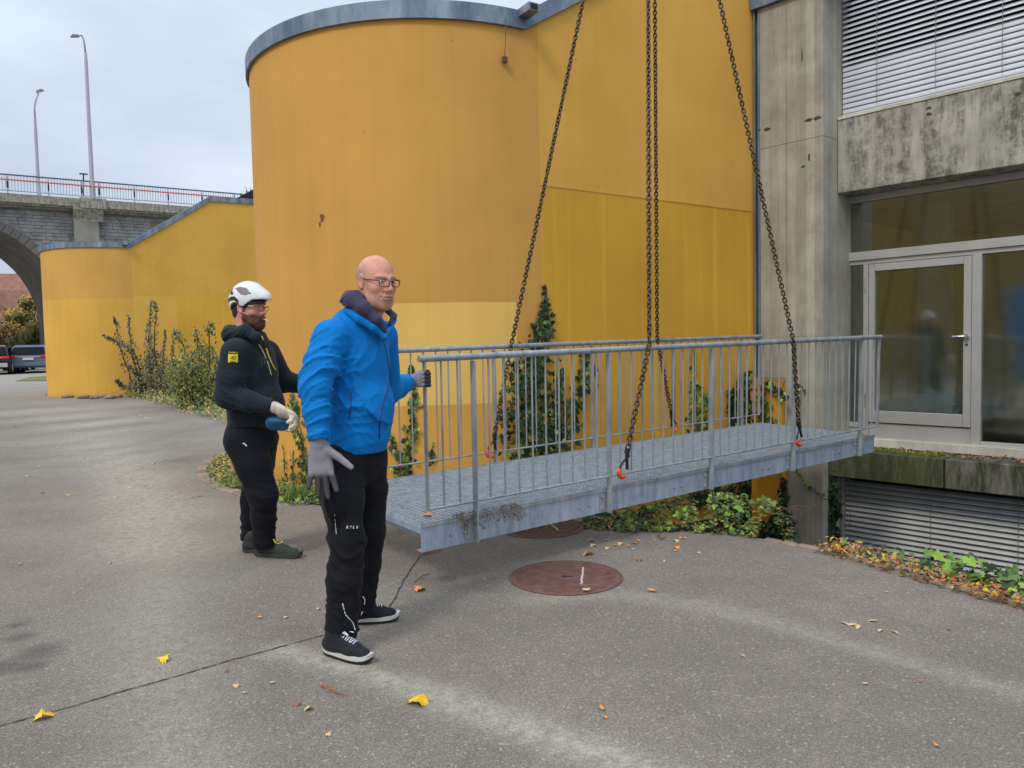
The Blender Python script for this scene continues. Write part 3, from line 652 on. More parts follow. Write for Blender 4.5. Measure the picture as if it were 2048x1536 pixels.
# ------------------------------------------------------------------ signed distance modelling (numpy, surface nets)
def V3(p): return np.array(p,dtype=np.float32)
class SDF:
    def __init__(s,lo,hi,vox):
        s.lo=V3(lo); s.v=vox; s.n=np.ceil((V3(hi)-s.lo)/vox).astype(int)+1
        s.ax=[s.lo[i]+np.arange(s.n[i],dtype=np.float32)*vox for i in range(3)]
        s.f=np.full(tuple(s.n),.5,np.float32)
    def _sub(s,lo,hi):
        a=np.clip(np.floor((V3(lo)-s.lo)/s.v).astype(int),0,s.n); b=np.clip(np.ceil((V3(hi)-s.lo)/s.v).astype(int)+1,0,s.n)
        if (b<=a).any(): return None
        sl=tuple(slice(a[i],b[i]) for i in range(3))
        g=np.meshgrid(*[s.ax[i][a[i]:b[i]] for i in range(3)],indexing='ij',sparse=True)
        return sl,g
    def _put(s,sl,d,k,op):
        o=s.f[sl]
        if op=='u':
            if k>0: h=np.clip(.5+.5*(o-d)/k,0,1); s.f[sl]=o*(1-h)+d*h-k*h*(1-h)
            else: s.f[sl]=np.minimum(o,d)
        else:
            if k>0: h=np.clip(.5-.5*(o+d)/k,0,1); s.f[sl]=o*(1-h)-d*h+k*h*(1-h)
            else: s.f[sl]=np.maximum(o,-d)
    def cone(s,a,b,ra,rb,k=.02,sv=None,fa=1.0,op='u'):
        a=V3(a); b=V3(b); R=max(ra,rb)*max(1,fa)+k+.03
        q=s._sub(np.minimum(a,b)-R,np.maximum(a,b)+R)
        if q is None: return s
        sl,(X,Y,Z)=q; d=b-a; L=float(np.linalg.norm(d))+1e-9; t_=d/L
        px,py,pz=X-a[0],Y-a[1],Z-a[2]; ax=px*t_[0]+py*t_[1]+pz*t_[2]; t=np.clip(ax/L,0,1); r=ra+(rb-ra)*t
        ex=ax-t*L
        if sv is None or fa==1.0:
            qx=px-t_[0]*ax; qy=py-t_[1]*ax; qz=pz-t_[2]*ax
            dd=np.sqrt(qx*qx+qy*qy+qz*qz+ex*ex)-r
        else:
            sv=V3(sv); sv=sv-t_*float(sv@t_); sv/=np.linalg.norm(sv); w=np.cross(t_,sv)
            u=px*sv[0]+py*sv[1]+pz*sv[2]; v=px*w[0]+py*w[1]+pz*w[2]
            m=np.sqrt(u*u+(v/fa)**2+ex*ex); g=np.sqrt(u*u+(v/fa/fa)**2+ex*ex)+1e-9
            dd=m*(m-r)/g if False else (m-r)*np.where(m>1e-6,m/g,1)
        s._put(sl,dd.astype(np.float32),k,op); return s
    def ell(s,c,r,k=.02,rot=None,op='u'):
        c=V3(c); r=V3(r); R=float(r.max())+k+.03; q=s._sub(c-R,c+R)
        if q is None: return s
        sl,(X,Y,Z)=q; px,py,pz=X-c[0],Y-c[1],Z-c[2]
        if rot is not None:
            M=np.array(rot,dtype=np.float32)   # rows: local axes
            px,py,pz=[M[i,0]*px+M[i,1]*py+M[i,2]*pz for i in range(3)]
        k0=np.sqrt((px/r[0])**2+(py/r[1])**2+(pz/r[2])**2); k1=np.sqrt((px/r[0]**2)**2+(py/r[1]**2)**2+(pz/r[2]**2)**2)+1e-9
        s._put(sl,(k0*(k0-1)/k1).astype(np.float32),k,op); return s
    def chain(s,pts,k=.02,sv=None,fa=1.0):
        for (a,ra),(b,rb) in zip(pts[:-1],pts[1:]): s.cone(a,b,ra,rb,k,sv,fa)
        return s
    def half(s,n,d):   # keep points with n.p > d
        n=V3(n); X,Y,Z=np.meshgrid(*s.ax,indexing='ij',sparse=True); s.f=np.maximum(s.f,(d-(X*n[0]+Y*n[1]+Z*n[2])).astype(np.float32)); return s
    def disp(s,fn,lo=None,hi=None):
        q=s._sub(s.lo if lo is None else lo,s.ax[0][-1:].tolist()+s.ax[1][-1:].tolist()+s.ax[2][-1:].tolist() if hi is None else hi)
        if q is None: return s
        sl,(X,Y,Z)=q; s.f[sl]+=fn(X,Y,Z).astype(np.float32)*(np.abs(s.f[sl])<.06); return s
    def val(s,p):
        g=(V3(p)-s.lo)/s.v; i=np.clip(np.floor(g).astype(int),0,s.n-2); t=g-i; r=0
        for a in(0,1):
            for b in(0,1):
                for c in(0,1): r+=s.f[i[0]+a,i[1]+b,i[2]+c]*(t[0] if a else 1-t[0])*(t[1] if b else 1-t[1])*(t[2] if c else 1-t[2])
        return r
    def march(s,p,d,dist=.6):
        p=V3(p); d=V3(d)/np.linalg.norm(V3(d)); t=0
        while t<dist:
            if s.val(p+d*t)<=0: return p+d*(t-.001)
            t+=.004
        return None
    def mesh(s):
        f=s.f; n=f.shape; neg=f<0
        c=np.zeros((n[0]-1,n[1]-1,n[2]-1),np.int8)
        for a in(0,1):
            for b in(0,1):
                for e in(0,1): c+=neg[a:n[0]-1+a,b:n[1]-1+b,e:n[2]-1+e]
        act=(c>0)&(c<8); I=np.argwhere(act); idx=-np.ones(c.shape,np.int64); idx[act]=np.arange(len(I))
        cor=[(a,b,e) for a in(0,1) for b in(0,1) for e in(0,1)]
        cv=np.stack([f[I[:,0]+a,I[:,1]+b,I[:,2]+e] for a,b,e in cor],1)
        acc=np.zeros((len(I),3),np.float32); cnt=np.zeros(len(I),np.float32)
        for i in range(8):
            for j in range(i+1,8):
                df=np.array(cor[j])-np.array(cor[i])
                if np.abs(df).sum()!=1: continue
                m=(cv[:,i]<0)!=(cv[:,j]<0); t=np.where(m,cv[:,i]/(cv[:,i]-cv[:,j]+1e-12),0)
                acc+=np.where(m[:,None],np.array(cor[i])+t[:,None]*df,0); cnt+=m
        P=s.lo+(I+acc/np.maximum(cnt,1)[:,None])*s.v
        F=[]
        for axi in range(3):
            o=[0,1,2]; o.remove(axi); sl0=[slice(None)]*3; sl1=[slice(None)]*3; sl0[axi]=slice(0,n[axi]-1); sl1[axi]=slice(1,n[axi])
            for q in o: sl0[q]=slice(1,n[q]-1); sl1[q]=slice(1,n[q]-1)
            A=neg[tuple(sl0)]; B=neg[tuple(sl1)]; ch=np.argwhere(A!=B); 
            if not len(ch): continue
            base=ch.copy(); base[:,o[0]]+=1; base[:,o[1]]+=1; av=A[tuple(ch.T)]
            def g(d0,d1):
                c_=base.copy(); c_[:,o[0]]-=d0; c_[:,o[1]]-=d1; return idx[tuple(c_.T)]
            q=np.stack([g(1,1),g(0,1),g(0,0),g(1,0)],1); flip=(av if axi!=1 else ~av); q[~flip]=q[~flip][:,::-1]; F.append(q)
        F=np.concatenate(F); F=F[(F>=0).all(1)]; return P,F
def sdf_obj(name,s,mat,root,masks=None,label=None,smooth_it=1):
    P,F=s.mesh(); me=bpy.data.meshes.new(name); rl=np.array(root.location,dtype=np.float32)
    me.vertices.add(len(P)); me.vertices.foreach_set('co',(P-rl).astype(np.float32).ravel()); me.loops.add(F.size); me.loops.foreach_set('vertex_index',F.astype(np.int32).ravel()); me.polygons.add(len(F))
    me.polygons.foreach_set('loop_start',np.arange(0,F.size,4)); me.polygons.foreach_set('loop_total',np.full(len(F),4)); me.update(calc_edges=True); me.validate()
    me.polygons.foreach_set('use_smooth',np.ones(len(F),bool))
    for nm,fn in (masks or {}).items():
        a=me.attributes.new(nm,'FLOAT','POINT'); a.data.foreach_set('value',np.clip(fn(P),0,1).astype(np.float32))
    me.materials.append(mat); return ob(name,me,root,label=label)
def waves(seed,scale,n=5,aniso=(1,1,1)):
    r=np.random.default_rng(seed); D=r.normal(size=(n,3)); D/=np.linalg.norm(D,axis=1)[:,None]; D*=np.array(aniso); ph=r.uniform(0,6.28,n); fr=scale*r.uniform(.6,1.6,n)
    def fn(X,Y,Z):
        o=0
        for i in range(n): o=o+np.sin(fr[i]*(D[i,0]*X+D[i,1]*Y+D[i,2]*Z)+ph[i])
        return o/n
    return fn
def folds(center,axis,rad,freq,amp,seed,slant=None):
    """ridged folds round a limb near a point"""
    c=V3(center); a=V3(axis)/np.linalg.norm(V3(axis)); sl=V3(slant) if slant is not None else np.zeros(3,np.float32); w1=waves(seed,14); w2=waves(seed+9,26)
    def fn(X,Y,Z):
        px,py,pz=X-c[0],Y-c[1],Z-c[2]; t=px*a[0]+py*a[1]+pz*a[2]+px*sl[0]+py*sl[1]+pz*sl[2]
        ph=t*freq+3.4*w1(X,Y,Z); ph2=t*freq*1.73+4.0*w2(X,Y,Z)+px*20; r2=(px*px+py*py+pz*pz)/(rad*rad)
        a1=1-np.abs(np.sin(ph)); a2=1-np.abs(np.sin(ph2))
        return -amp*(a1**2.2*(.45+1.0*w2(X,Y,Z))+.35*a2**2-.25)*np.exp(-r2)*1.45
    return fn
def axes(f,up=(0,0,1)):
    f=Vector(f).normalized(); l=Vector(up).cross(f).normalized(); u=f.cross(l); return f,l,u
def drape(s,org,right,up,d,pts,off=.002):
    out=[]
    for x,y in pts:
        p=Vector(org)+Vector(right)*x+Vector(up)*y; q=s.march(p,d)
        out.append(None if q is None else Vector([float(v) for v in q])-Vector(d).normalized()*off)
    return out
def line_on(s,pts,d,r,name,mat,root,n=6):
    q=[]
    for a,b in zip(pts[:-1],pts[1:]):
        for i in range(n): q.append(Vector(a).lerp(Vector(b),i/n))
    q.append(Vector(pts[-1])); w=[]
    for p in q:
        h=s.march(p,d)
        if h is not None: w.append(Vector([float(v) for v in h])-root.location)
    if len(w)<2: return None
    mb=MB(); mb.tube(w,r,6); return mb.build(name,mat,root,smooth='all')
def cloth(name,col,var=.12,bs=420,rough=.92,sheen=.3,m1=None):
    N=NT(name); c=N.co(); f=N.noise(c,7,4,.6); out=N.ramp(f,(.3,tuple(x*(1-var) for x in col)),(.7,tuple(min(1,x*(1+var)) for x in col)))
    if m1: out=N.mix(N.attr('m1'),out,m1)
    nr=N.bump(N.noise(c,bs,2,.6),.25,.002); nr=N.bump(N.noise(N.co('Object',(1,1,.6)),34,4,.6),.25,.008,nr)
    N.b.inputs['Sheen Weight'].default_value=sheen*.25
    return N.fin(out,rough,0,nr,.2)
def skin(name,base,blush,hair,lips):
    N=NT(name); c=N.co(); f=N.noise(c,40,4,.6)
    out=N.mix(N.ramp(f,(.3,0.),(.7,1.)),base,blush); out=N.mix(N.attr('m3'),out,blush); out=N.mix(N.attr('m1'),out,hair); out=N.mix(N.attr('m2'),out,lips)
    N.b.inputs['Subsurface Weight'].default_value=.12; N.b.inputs['Subsurface Radius'].default_value=(.012,.005,.003); N.b.inputs['Subsurface Scale'].default_value=1
    nr=N.bump(N.noise(c,500,3,.6),.25,.001); nr=N.bump(N.noise(N.co('Object',(1,1,3)),60,3,.6),.12,.003,nr)
    return N.fin(out,.48,0,nr,.4)
def head(s,c,f,up,sc=1.0,jaw=1.0):
    f,l,u=axes(f,up); c=Vector(c)
    def L(x,y,z): return c+(f*x+l*y+u*z)*sc
    rot=[tuple(f),tuple(l),tuple(u)]
    E=lambda p,r,k=.02,op='u': s.ell(L(*p),[q*sc for q in r],k*sc,rot,op)
    K=lambda a,b,ra,rb,k=.01,op='u': s.cone(L(*a),L(*b),ra*sc,rb*sc,k*sc,op=op)
    E((-.016,0,.034),(.097,.076,.086),.0); E((-.02,0,.01),(.088,.070,.07),.02)
    E((.026,0,-.022),(.064,.058,.086),.03); E((.03,0,-.078),(.052,.052*jaw,.040),.03)
    K((.066,-.010,-.106),(.066,.010,-.106),.019,.019,.025)
    for y in(-1,1):
        E((.048,.041*y,-.026),(.026,.022,.022),.022)          # cheekbone
        K((-.005,.055*y,-.045),(.035,.040*y,-.100),.016,.016,.03)   # jaw line
        K((.083,.012*y,.024),(.070,.046*y,.026),.0085,.007,.014)    # brow
    for y in(-1,1):
        E((.094,.030*y,.006),(.016,.019,.0115),.012,'s')         # socket
        E((.070,.030*y,.006),(.0145,.0155,.0135),.004)           # lids
    K((.088,0,.016),(.107,0,-.027),.0075,.0125,.012)
    for y in(-1,1): E((.098,.0125*y,-.033),(.010,.0085,.008),.006)
    E((.103,0,-.043),(.006,.006,.004),.006)
    E((.081,0,-.060),(.016,.027,.024),.02)                      # muzzle
    E((.099,0,-.0585),(.008,.022,.0055),.005); E((.097,0,-.071),(.009,.019,.006),.005)
    K((.107,-.022,-.0655),(.107,.022,-.0655),.0032,.0032,.003,'s')
    for y in(-1,1): K((.085,.020*y,-.040),(.080,.030*y,-.066),.002,.0015,.008,'s')
    # ears
    for y in(-1,1):
        er=[tuple((f*.96+l*(.28*-y))),tuple((l*.96+f*(.28*y))),tuple(u)]
        s.ell(L(-.012,.080*y,.0),[.018*sc,.0075*sc,.033*sc],.006*sc,er); s.ell(L(-.010,.0865*y,.003),[.010*sc,.006*sc,.021*sc],.004*sc,er,'s')
        s.ell(L(-.004,.080*y,-.026),[.008*sc,.006*sc,.010*sc],.004*sc,er)
    return L,(f,l,u)
def eyes(root,L,ax,sc,look=(0,0)):
    f,l,u=ax
    Mw=pm('eye_white',rgb(215,205,200),.25,0,.02,bstr=0) if 'eye_white' not in bpy.data.materials else bpy.data.materials['eye_white']
    Mi=pm('eye_dark',rgb(48,40,38),.15,0,.02,bstr=0) if 'eye_dark' not in bpy.data.materials else bpy.data.materials['eye_dark']
    for y in(-1,1):
        c=L(.0755,.030*y,.0055)-root.location; mb=MB(); mb.lathe([(math.sin(a)*.0118*sc,math.cos(a)*.0118*sc) for a in np.linspace(.001,3.14,9)],14); me=mb.mesh('eye',Mw,smooth='all'); o=ob('eye',me,root,loc=c)
        d=(f+l*look[0]+u*look[1]).normalized(); mb=MB(); c2=d*.0095*sc; mb.lathe([(math.sin(a)*.0062*sc,math.cos(a)*.0042*sc) for a in np.linspace(.001,3.14,7)],12); me=mb.mesh('iris',Mi,smooth='all'); o2=ob('iris',me,o,loc=c2); o2.rotation_mode='QUATERNION'; o2.rotation_quaternion=d.to_track_quat('Z','Y')
def glasses(root,L,ax,sc,mat,w=.024,h=.0165,thick=.0016,square=4,temple_mat=None,zoff=.002):
    f,l,u=ax; r0=empty('glasses',loc=(0,0,0),parent=root)
    lensm=bpy.data.materials.get('spectacle_lens')
    if lensm is None:
        N=NT('spectacle_lens'); N.t.nodes.remove(N.b); a=N.n('ShaderNodeBsdfTransparent'); b=N.n('ShaderNodeBsdfGlossy'); b.inputs['Roughness'].default_value=.03; m=N.n('ShaderNodeMixShader'); m.inputs[0].default_value=.09; N.l(a.outputs[0],m.inputs[1]); N.l(b.outputs[0],m.inputs[2]); N.l(m.outputs[0],N.out.inputs[0]); lensm=N.m
    for y in(-1,1):
        P=[]
        for k in range(20):
            a=2*math.pi*k/20; cx=math.copysign(abs(math.cos(a))**(2/square),math.cos(a)); sz=math.copysign(abs(math.sin(a))**(2/square),math.sin(a))
            P.append(L(.108-.010*abs((.031*y+cx*w)/.055)**2,.031*y+cx*w,zoff+sz*h-.001)-root.location)
        mb=MB(); closed_tube(mb,P,thick*sc,6,axis=Vector(f)); mb.build('rim',mat,r0,smooth='all')
        mb=MB(); mb.v=[tuple(p) for p in P]; mb.f=[tuple(range(20))]; mb.build('lens',lensm,r0)
        mb=MB(); mb.tube([L(.097,.0565*y,zoff+.008)-root.location,L(.088,.066*y,zoff+.009)-root.location,L(.02,.077*y,zoff+.010)-root.location,L(-.012,.080*y,zoff+.014)-root.location,L(-.035,.077*y,zoff-.006)-root.location],thick*1.25*sc,6); mb.build('temple',temple_mat or mat,r0,smooth='all')
    mb=MB(); mb.tube([L(.108,-.008,zoff+.004)-root.location,L(.112,0,zoff+.007)-root.location,L(.108,.008,zoff+.004)-root.location],thick*sc,6); mb.build('bridge',mat,r0,smooth='all')
def hand(s,w,d,th,curl=(.2,.25,.3,.35),spread=.10,thumb=(.9,.2),sc=1.0,fat=1.0,fc=None):
    """w wrist, d towards the fingers, th towards the thumb side; palm normal = bending side"""
    d=Vector(d).normalized(); th=Vector(th); th=(th-d*th.dot(d)).normalized(); n=th.cross(d)   # palm faces n
    if fc: n=-n
    w=Vector(w); r=.0095*fat*sc; tips=[]
    s.cone(w-d*.02,w+d*.03*sc,.027*sc*fat,.031*sc*fat,.015,tuple(th),.62)
    s.cone(w+d*.03*sc,w+d*.085*sc,.034*sc*fat,.040*sc*fat,.015,tuple(th),.38)
    lens=[(.045,.026,.022),(.048,.030,.023),(.045,.028,.022),(.036,.021,.019)]; offs=[.030,.010,-.010,-.029]; st=[.088,.092,.088,.080]
    for i in range(4):
        p=w+d*st[i]*sc+th*offs[i]*sc; a0=th*(1.5-i)*spread; dir_=(d+a0).normalized(); ang=0
        s.cone(w+d*.05*sc+th*offs[i]*.8*sc,p,r*1.1,r*1.08,.008)
        for j,L_ in enumerate(lens[i]):
            ang+=curl[i]*(.9 if j==0 else 1.15); v=(dir_*math.cos(ang)+n*math.sin(ang)); q=p+v*L_*sc; s.cone(p,q,r*(1.06-.08*j),r*(.98-.10*j),.004); p=q
        tips.append(p)
    p=w+d*.025*sc+th*.028*sc+n*.008*sc; v=(d*math.cos(thumb[0])+th*math.sin(thumb[0])+n*thumb[1]).normalized()
    q=p+v*.045*sc; s.cone(p,q,r*1.5,r*1.25,.012); v2=(v+n*thumb[1]*1.2+d*.15).normalized(); q2=q+v2*.034*sc; s.cone(q,q2,r*1.2,r*1.1,.005); q3=q2+(v2+n*thumb[1]*.6).normalized()*.024*sc; s.cone(q2,q3,r*1.08,r*.9,.004)
    tips.append(q3); return tips
def shoe(root,heel,toe,ankle,mu,ms,ml,sc=1.0,low=False,midsole=None):
    heel=Vector((heel[0],heel[1],0)); toe=Vector((toe[0],toe[1],0)); d=(toe-heel).normalized(); sd=Vector((-d.y,d.x,0)); L_=(toe-heel).length; ank=Vector(ankle)
    lo=[min(heel[i],toe[i],ank[i])-.09 for i in range(3)]; hi=[max(heel[i],toe[i],ank[i])+.09 for i in range(3)]; lo[2]=-.01
    s=SDF(lo,hi,.0045)
    P=lambda t,z,y=0: heel+d*(L_*t)+sd*y+Vector((0,0,z))
    s.chain([(P(.13,.055),.036),(P(.35,.05),.037),(P(.62,.045),.040),(P(.84,.038),.036)],.02,tuple(sd),.8)
    s.cone(P(.18,.06),P(.30,.12),.040,.036,.03,tuple(d),.85); s.cone(P(.22,.115),tuple(ank.lerp(P(.22,.115),.3)),.038,.042,.03); s.cone(P(.35,.09),P(.66,.055),.028,.026,.025)
    s.half((0,0,1),.022); up=sdf_obj('shoe_upper',s,mu,root)
    outline=[]
    for k in range(28):
        a=2*math.pi*k/28; t=.5-.53*math.cos(a); w=.0375*(1+.13*math.cos(a-math.pi)*-1) if t>.5 else .033
        w=(.034+.010*max(0,min(1,(t-.3)/.35)))*(abs(math.sin(a))**.62); outline.append(P(t,0,math.copysign(w,math.sin(a))))
    def slab(z0,z1,g,mat,name):
        mb=MB(); n=28
        for z,gg in((z0,g*.97),(z1,g)):
            for i,o_ in enumerate(outline):
                c=heel.lerp(toe,.5); t=((o_-heel).dot(d))/L_; rise=.012*max(0,(t-.8)/.2)**2+.006*max(0,(.1-t)/.1)**2
                q=c+(o_-c)*gg; mb.v.append((q.x-root.location.x,q.y-root.location.y,z+rise-root.location.z))
        mb.f=[(i,(i+1)%n,n+(i+1)%n,n+i) for i in range(n)]+[tuple(range(n))[::-1],tuple(range(n,2*n))]; return mb.build(name,mat,root,smooth=True)
    slab(.001,.014,1.0,ms,'outsole'); slab(.0142,.034,1.02,midsole or ms,'midsole')
    if ml:
        for i in range(7):
            t=.43+.042*i; a=s.march(P(t+(.012 if i%2 else 0),.2,.020),(0,0,-1)); b=s.march(P(t+(.0 if i%2 else .012),.2,-.020),(0,0,-1)); c=s.march(P(t+.006,.2,0),(0,0,-1))
            if a is None or b is None or c is None or min(a[2],b[2])<.045: continue
            mb=MB(); mb.tube([Vector([float(x) for x in q])-root.location+Vector((0,0,.003)) for q in(a,c,b)],.0032,5); mb.build('lace',ml,root,smooth='all')
        q0=s.march(P(.44,.2,0),(0,0,-1))
        if q0 is not None:
            q0=Vector([float(x) for x in q0])-root.location+Vector((0,0,.006))
            for sg in(-1,1):
                for e_,k_ in((.030,1),(.020,.4)):
                    mb=MB(); mb.tube([q0+d*(e_*(1-math.cos(t_))*.7*k_-.008*math.sin(t_))+sd*(sg*(.020*math.sin(t_*.5)*k_+.004*(1-k_)*4*math.sin(t_)))+Vector((0,0,-.012*math.sin(t_*.5))) for t_ in np.linspace(0,6.0,12)],.0027,5); mb.build('lace_loop',ml,root,smooth='all')
    return s
# ------------------------------------------------------------------ man in the blue jacket
M_BLUE=cloth('blue_softshell',rgb(0,117,192),.07,300,.8,.08); M_NAVY=cloth('navy_lining',rgb(62,60,84),.15,300,.8,.3); M_BLK=cloth('black_work_trousers',rgb(18,18,24),.2,300,.75,.12)
M_GLV=cloth('grey_glove',rgb(142,138,144),.08,500,.8,.2,m1=rgb(52,50,54)); M_WHITE=pm('reflective_white',rgb(205,205,208),.5,0,.05,bstr=0); M_LACE=pm('white_lace',rgb(215,215,218),.8,0,.05)
M_SHOE=cloth('charcoal_nubuck',rgb(38,40,44),.12,500,.85,.2); M_SOLE=pm('black_rubber',rgb(26,26,28),.7,0,.1); M_MID=pm('cream_midsole',rgb(206,204,194),.6,0,.06)
M_SK1=skin('skin_light',rgb(220,166,142),rgb(206,136,116),rgb(146,128,118),rgb(168,96,86)); M_ZIP=pm('dark_zip',rgb(14,26,52),.5,0,.1); M_SPEC=pm('black_spectacle_frame',rgb(30,22,24),.3,0,.1,bstr=0)
p1=empty('person',loc=(-.74,3.66,0),label='bald man in a bright blue jacket gripping the end of the footbridge railing',cat='person')
f1=Vector((.86,-.51,0)).normalized(); l1=Vector((.51,.86,0)).normalized()
hip=at(708,905,3.70); bel=at(722,812,3.70); wai=at(714,860,3.70); che=at(713,720,3.71); upc=at(717,672,3.72)
RS=at(662,674,3.55); RE=at(630,775,3.46); RW=at(637,868,3.42); LS=at(764,674,3.89); LE=at(772,782,4.04); LW=at(812,766,4.28)
RH=hip-l1*.095; LH=hip+l1*.095; RK=at(693,1078,3.52); LK=at(739,1060,3.80); RA=at(684,1258,3.49); LA=at(722,1212,3.84)
hc=at(754,564,3.67); hf=Vector((.69,-.71,-.13)); hu=Vector((.03,-.05,1))
nb=at(730,642,3.71)
# continuous body under the clothes
s=SDF([hc.x-.24,hc.y-.22,1.42],[hc.x+.2,hc.y+.22,1.90],.0036)
L1,A1=head(s,hc,hf,hu,1.05,1.18)
s.cone(L1(-.03,0,-.055),nb+Vector((0,0,-.0)),.058,.064,.03); s.cone(L1(.02,0,-.09),nb+f1*.03,.036,.045,.03)
s.cone(nb,nb+Vector((-.01,0,-.05)),.066,.085,.03)
for k in range(3):   # forehead and neck lines
    pass
P,Fq=s.mesh()
s0=SDF([-1.15,3.1,.0],[-.35,4.5,1.62],.013)
s0.chain([(hip,.13),(bel,.135),(che,.15),(upc,.12),(nb,.07)],.05,tuple(l1),.75)
for a,b,c,ra,rb,rc in((RS,RE,RW,.055,.045,.032),(LS,LE,LW,.055,.045,.032),(RH,RK,RA,.08,.06,.045),(LH,LK,LA,.08,.06,.045)): s0.chain([(a,ra),(b,rb),(c,rc)],.03)
P0,F0=s0.mesh()
me=bpy.data.meshes.new('body'); rl=np.array(p1.location)
keep=P0[:,2]<1.50
# the two nets are joined into one body mesh (they meet inside the collar)
PV=np.concatenate([P,P0])-rl; FV=np.concatenate([Fq,F0+len(P)]); me.from_pydata(PV.tolist(),[],FV.tolist())
def fill(nm,arr):
    a=me.attributes.new(nm,'FLOAT','POINT'); a.data.foreach_set('value',np.clip(arr,0,1).astype(np.float32))
W_=np.concatenate([P,P0]); loc=(W_-np.array(hc))@np.array([tuple(A1[0]),tuple(A1[1]),tuple(A1[2])]).T/1.05; X,Y,Z=loc.T
hair=np.clip((.022-X)*28,0,1)*np.clip((.082-Z+.25*np.minimum(0,X))*26,0,1)*np.clip((Z+.045)*80,0,1)*(np.abs(Y)>.0)*.85; hair[X>.03]=0; hair=np.where((np.abs(Y)>.0785)&(X>-.035),0,hair)
stub=.30*np.clip((-Z-.045)*40,0,1)*np.clip((X+.0)*40,0,1)*np.clip((.14+Z)*60,0,1); stub=np.maximum(stub,.5*np.exp(-(((X-.09)/.02)**2+(Y/.014)**2+((Z+.088)/.010)**2)))
brow=.55*np.exp(-(((Z-.024)/.0045)**2+((np.abs(Y)-.029)/.018)**4))*(X>.06)
fill('m1',np.maximum(np.maximum(hair,stub),brow)); fill('m2',1.0*np.exp(-(((X-.105)/.014)**2+(Y/.021)**4+((Z+.064)/.0065)**2))+.8*np.exp(-((np.abs(Y)-.0115)/.004)**2-((Z+.041)/.003)**2)*(X>.09)); fill('m3',.8*np.exp(-(((X-.10)/.03)**2+(Y/.02)**2+((Z+.02)/.02)**2))+.5*np.exp(-(((np.abs(Y)-.045)/.015)**2+((Z+.03)/.02)**2))+.6*(np.abs(Y)>.08)+.35*np.exp(-((Z-.075)/.03)**2)*(X>.02))
me.polygons.foreach_set('use_smooth',np.ones(len(FV),bool)); me.materials.append(M_SK1); ob('body',me,p1)
eyes(p1,L1,A1,1.05,(-.1,.05)); glasses(p1,L1,A1,1.05,M_SPEC,.0235,.0165,.0019,3.2)
# jacket
s=SDF([-1.13,3.22,.86],[-.36,4.42,1.64],.0068)
s.chain([(hip+Vector((0,0,.03)),.158),(wai+Vector((.004,0,0)),.160),(bel-f1*.008,.160),(che-f1*.006,.168),(upc-f1*.01,.150)],.05,tuple(l1),.84)
s.ell(bel+f1*.012,(.130,.15,.13),.05,[tuple(f1),tuple(l1),(0,0,1)])
s.cone(RS-f1*.0+l1*.03,LS-l1*.03,.072,.072,.06); s.cone(upc+Vector((0,0,.02)),nb+Vector((0,0,-.02)),.11,.082,.05)
s.chain([(RS,.083),(RS.lerp(RE,.55),.080),(RE,.074),(RE.lerp(RW,.5),.064),(RW,.053)],.03)
s.cone(RW,RW+(RW-RE).normalized()*.012,.0535,.053,.006)
s.chain([(LS,.083),(LE,.076),(LE.lerp(LW,.5),.064),(LW-(LW-LE).normalized()*.01,.054)],.03)
d=(RW-RE).normalized(); s.cone(RW+d*.075,RW+d*.13,.06,.06,.0,op='s'); d=(LW-LE).normalized(); s.cone(LW+d*.065,LW+d*.14,.065,.065,.0,op='s')
s.half((0,0,1),.918)
ua=(RE-RS).normalized(); fa_=(RW-RE).normalized()
s.disp(folds(RE+Vector((.01,0,.03)),ua,.17,52,.0165,3,(.5,.1,.0))); s.disp(folds(RS.lerp(RE,.35),(.55,.1,-.8),.13,40,.011,5)); s.disp(folds(RW.lerp(RE,.4),fa_,.13,66,.0095,8,(.15,0,0))); s.disp(folds(at(692,705,3.55),(.8,.1,.6),.12,36,.010,9))
s.disp(folds(at(748,845,3.55),(.75,-.2,.65),.16,30,.014,11)); s.disp(folds(at(706,845,3.55),(-.5,.1,.8),.14,32,.014,15)); s.disp(folds(at(735,740,3.55),(.9,-.1,-.25),.16,24,.010,21)); s.disp(folds(at(690,800,3.55),(.6,.1,.75),.12,34,.011,23))
s.disp(folds(LE,(LW-LE),.14,55,.006,31))
w=waves(4,17,6,(1,1,.7)); s.disp(lambda X,Y,Z:.0055*w(X,Y,Z))
w2=waves(14,48,6,(1,1,.8)); s.disp(lambda X,Y,Z:.0012*w2(X,Y,Z))
jk=s; sdf_obj('jacket',s,M_BLUE,p1)
# hem band and cuff seams, zip, pocket seam, armhole seam, following the cloth
CD=lambda p:(Vector(p)-CP).normalized()
M_SEAM=pm('blue_seam',rgb(4,84,160),.9,0,.1,bstr=0)
def on(sd,pxs,Y,r,nm,mat,root,n=6):
    pts=[at(a,b,Y) for a,b in pxs]; return line_on(sd,[p-CD(p)*.25 for p in pts],CD(pts[len(pts)//2]),r,nm,mat,root,n)
on(jk,[(762,664),(770,690),(777,725),(780,750),(777,775),(768,800),(760,835),(757,862),(757,886)],3.6,.0032,'zip',M_ZIP,p1)
on(jk,[(701,775),(703,800),(700,825),(697,852)],3.6,.0022,'pocket_zip',M_ZIP,p1)
on(jk,[(669,845),(690,858),(720,866),(750,868)],3.6,.0014,'hem_seam',M_SEAM,p1); on(jk,[(612,862),(630,864),(652,862)],3.4,.0014,'cuff_seam',M_SEAM,p1)
on(jk,[(676,628),(690,650),(697,680),(694,710),(684,738)],3.6,.0016,'armhole_seam',M_SEAM,p1); on(jk,[(652,640),(668,622),(690,612)],3.6,.0012,'shoulder_seam',M_SEAM,p1)
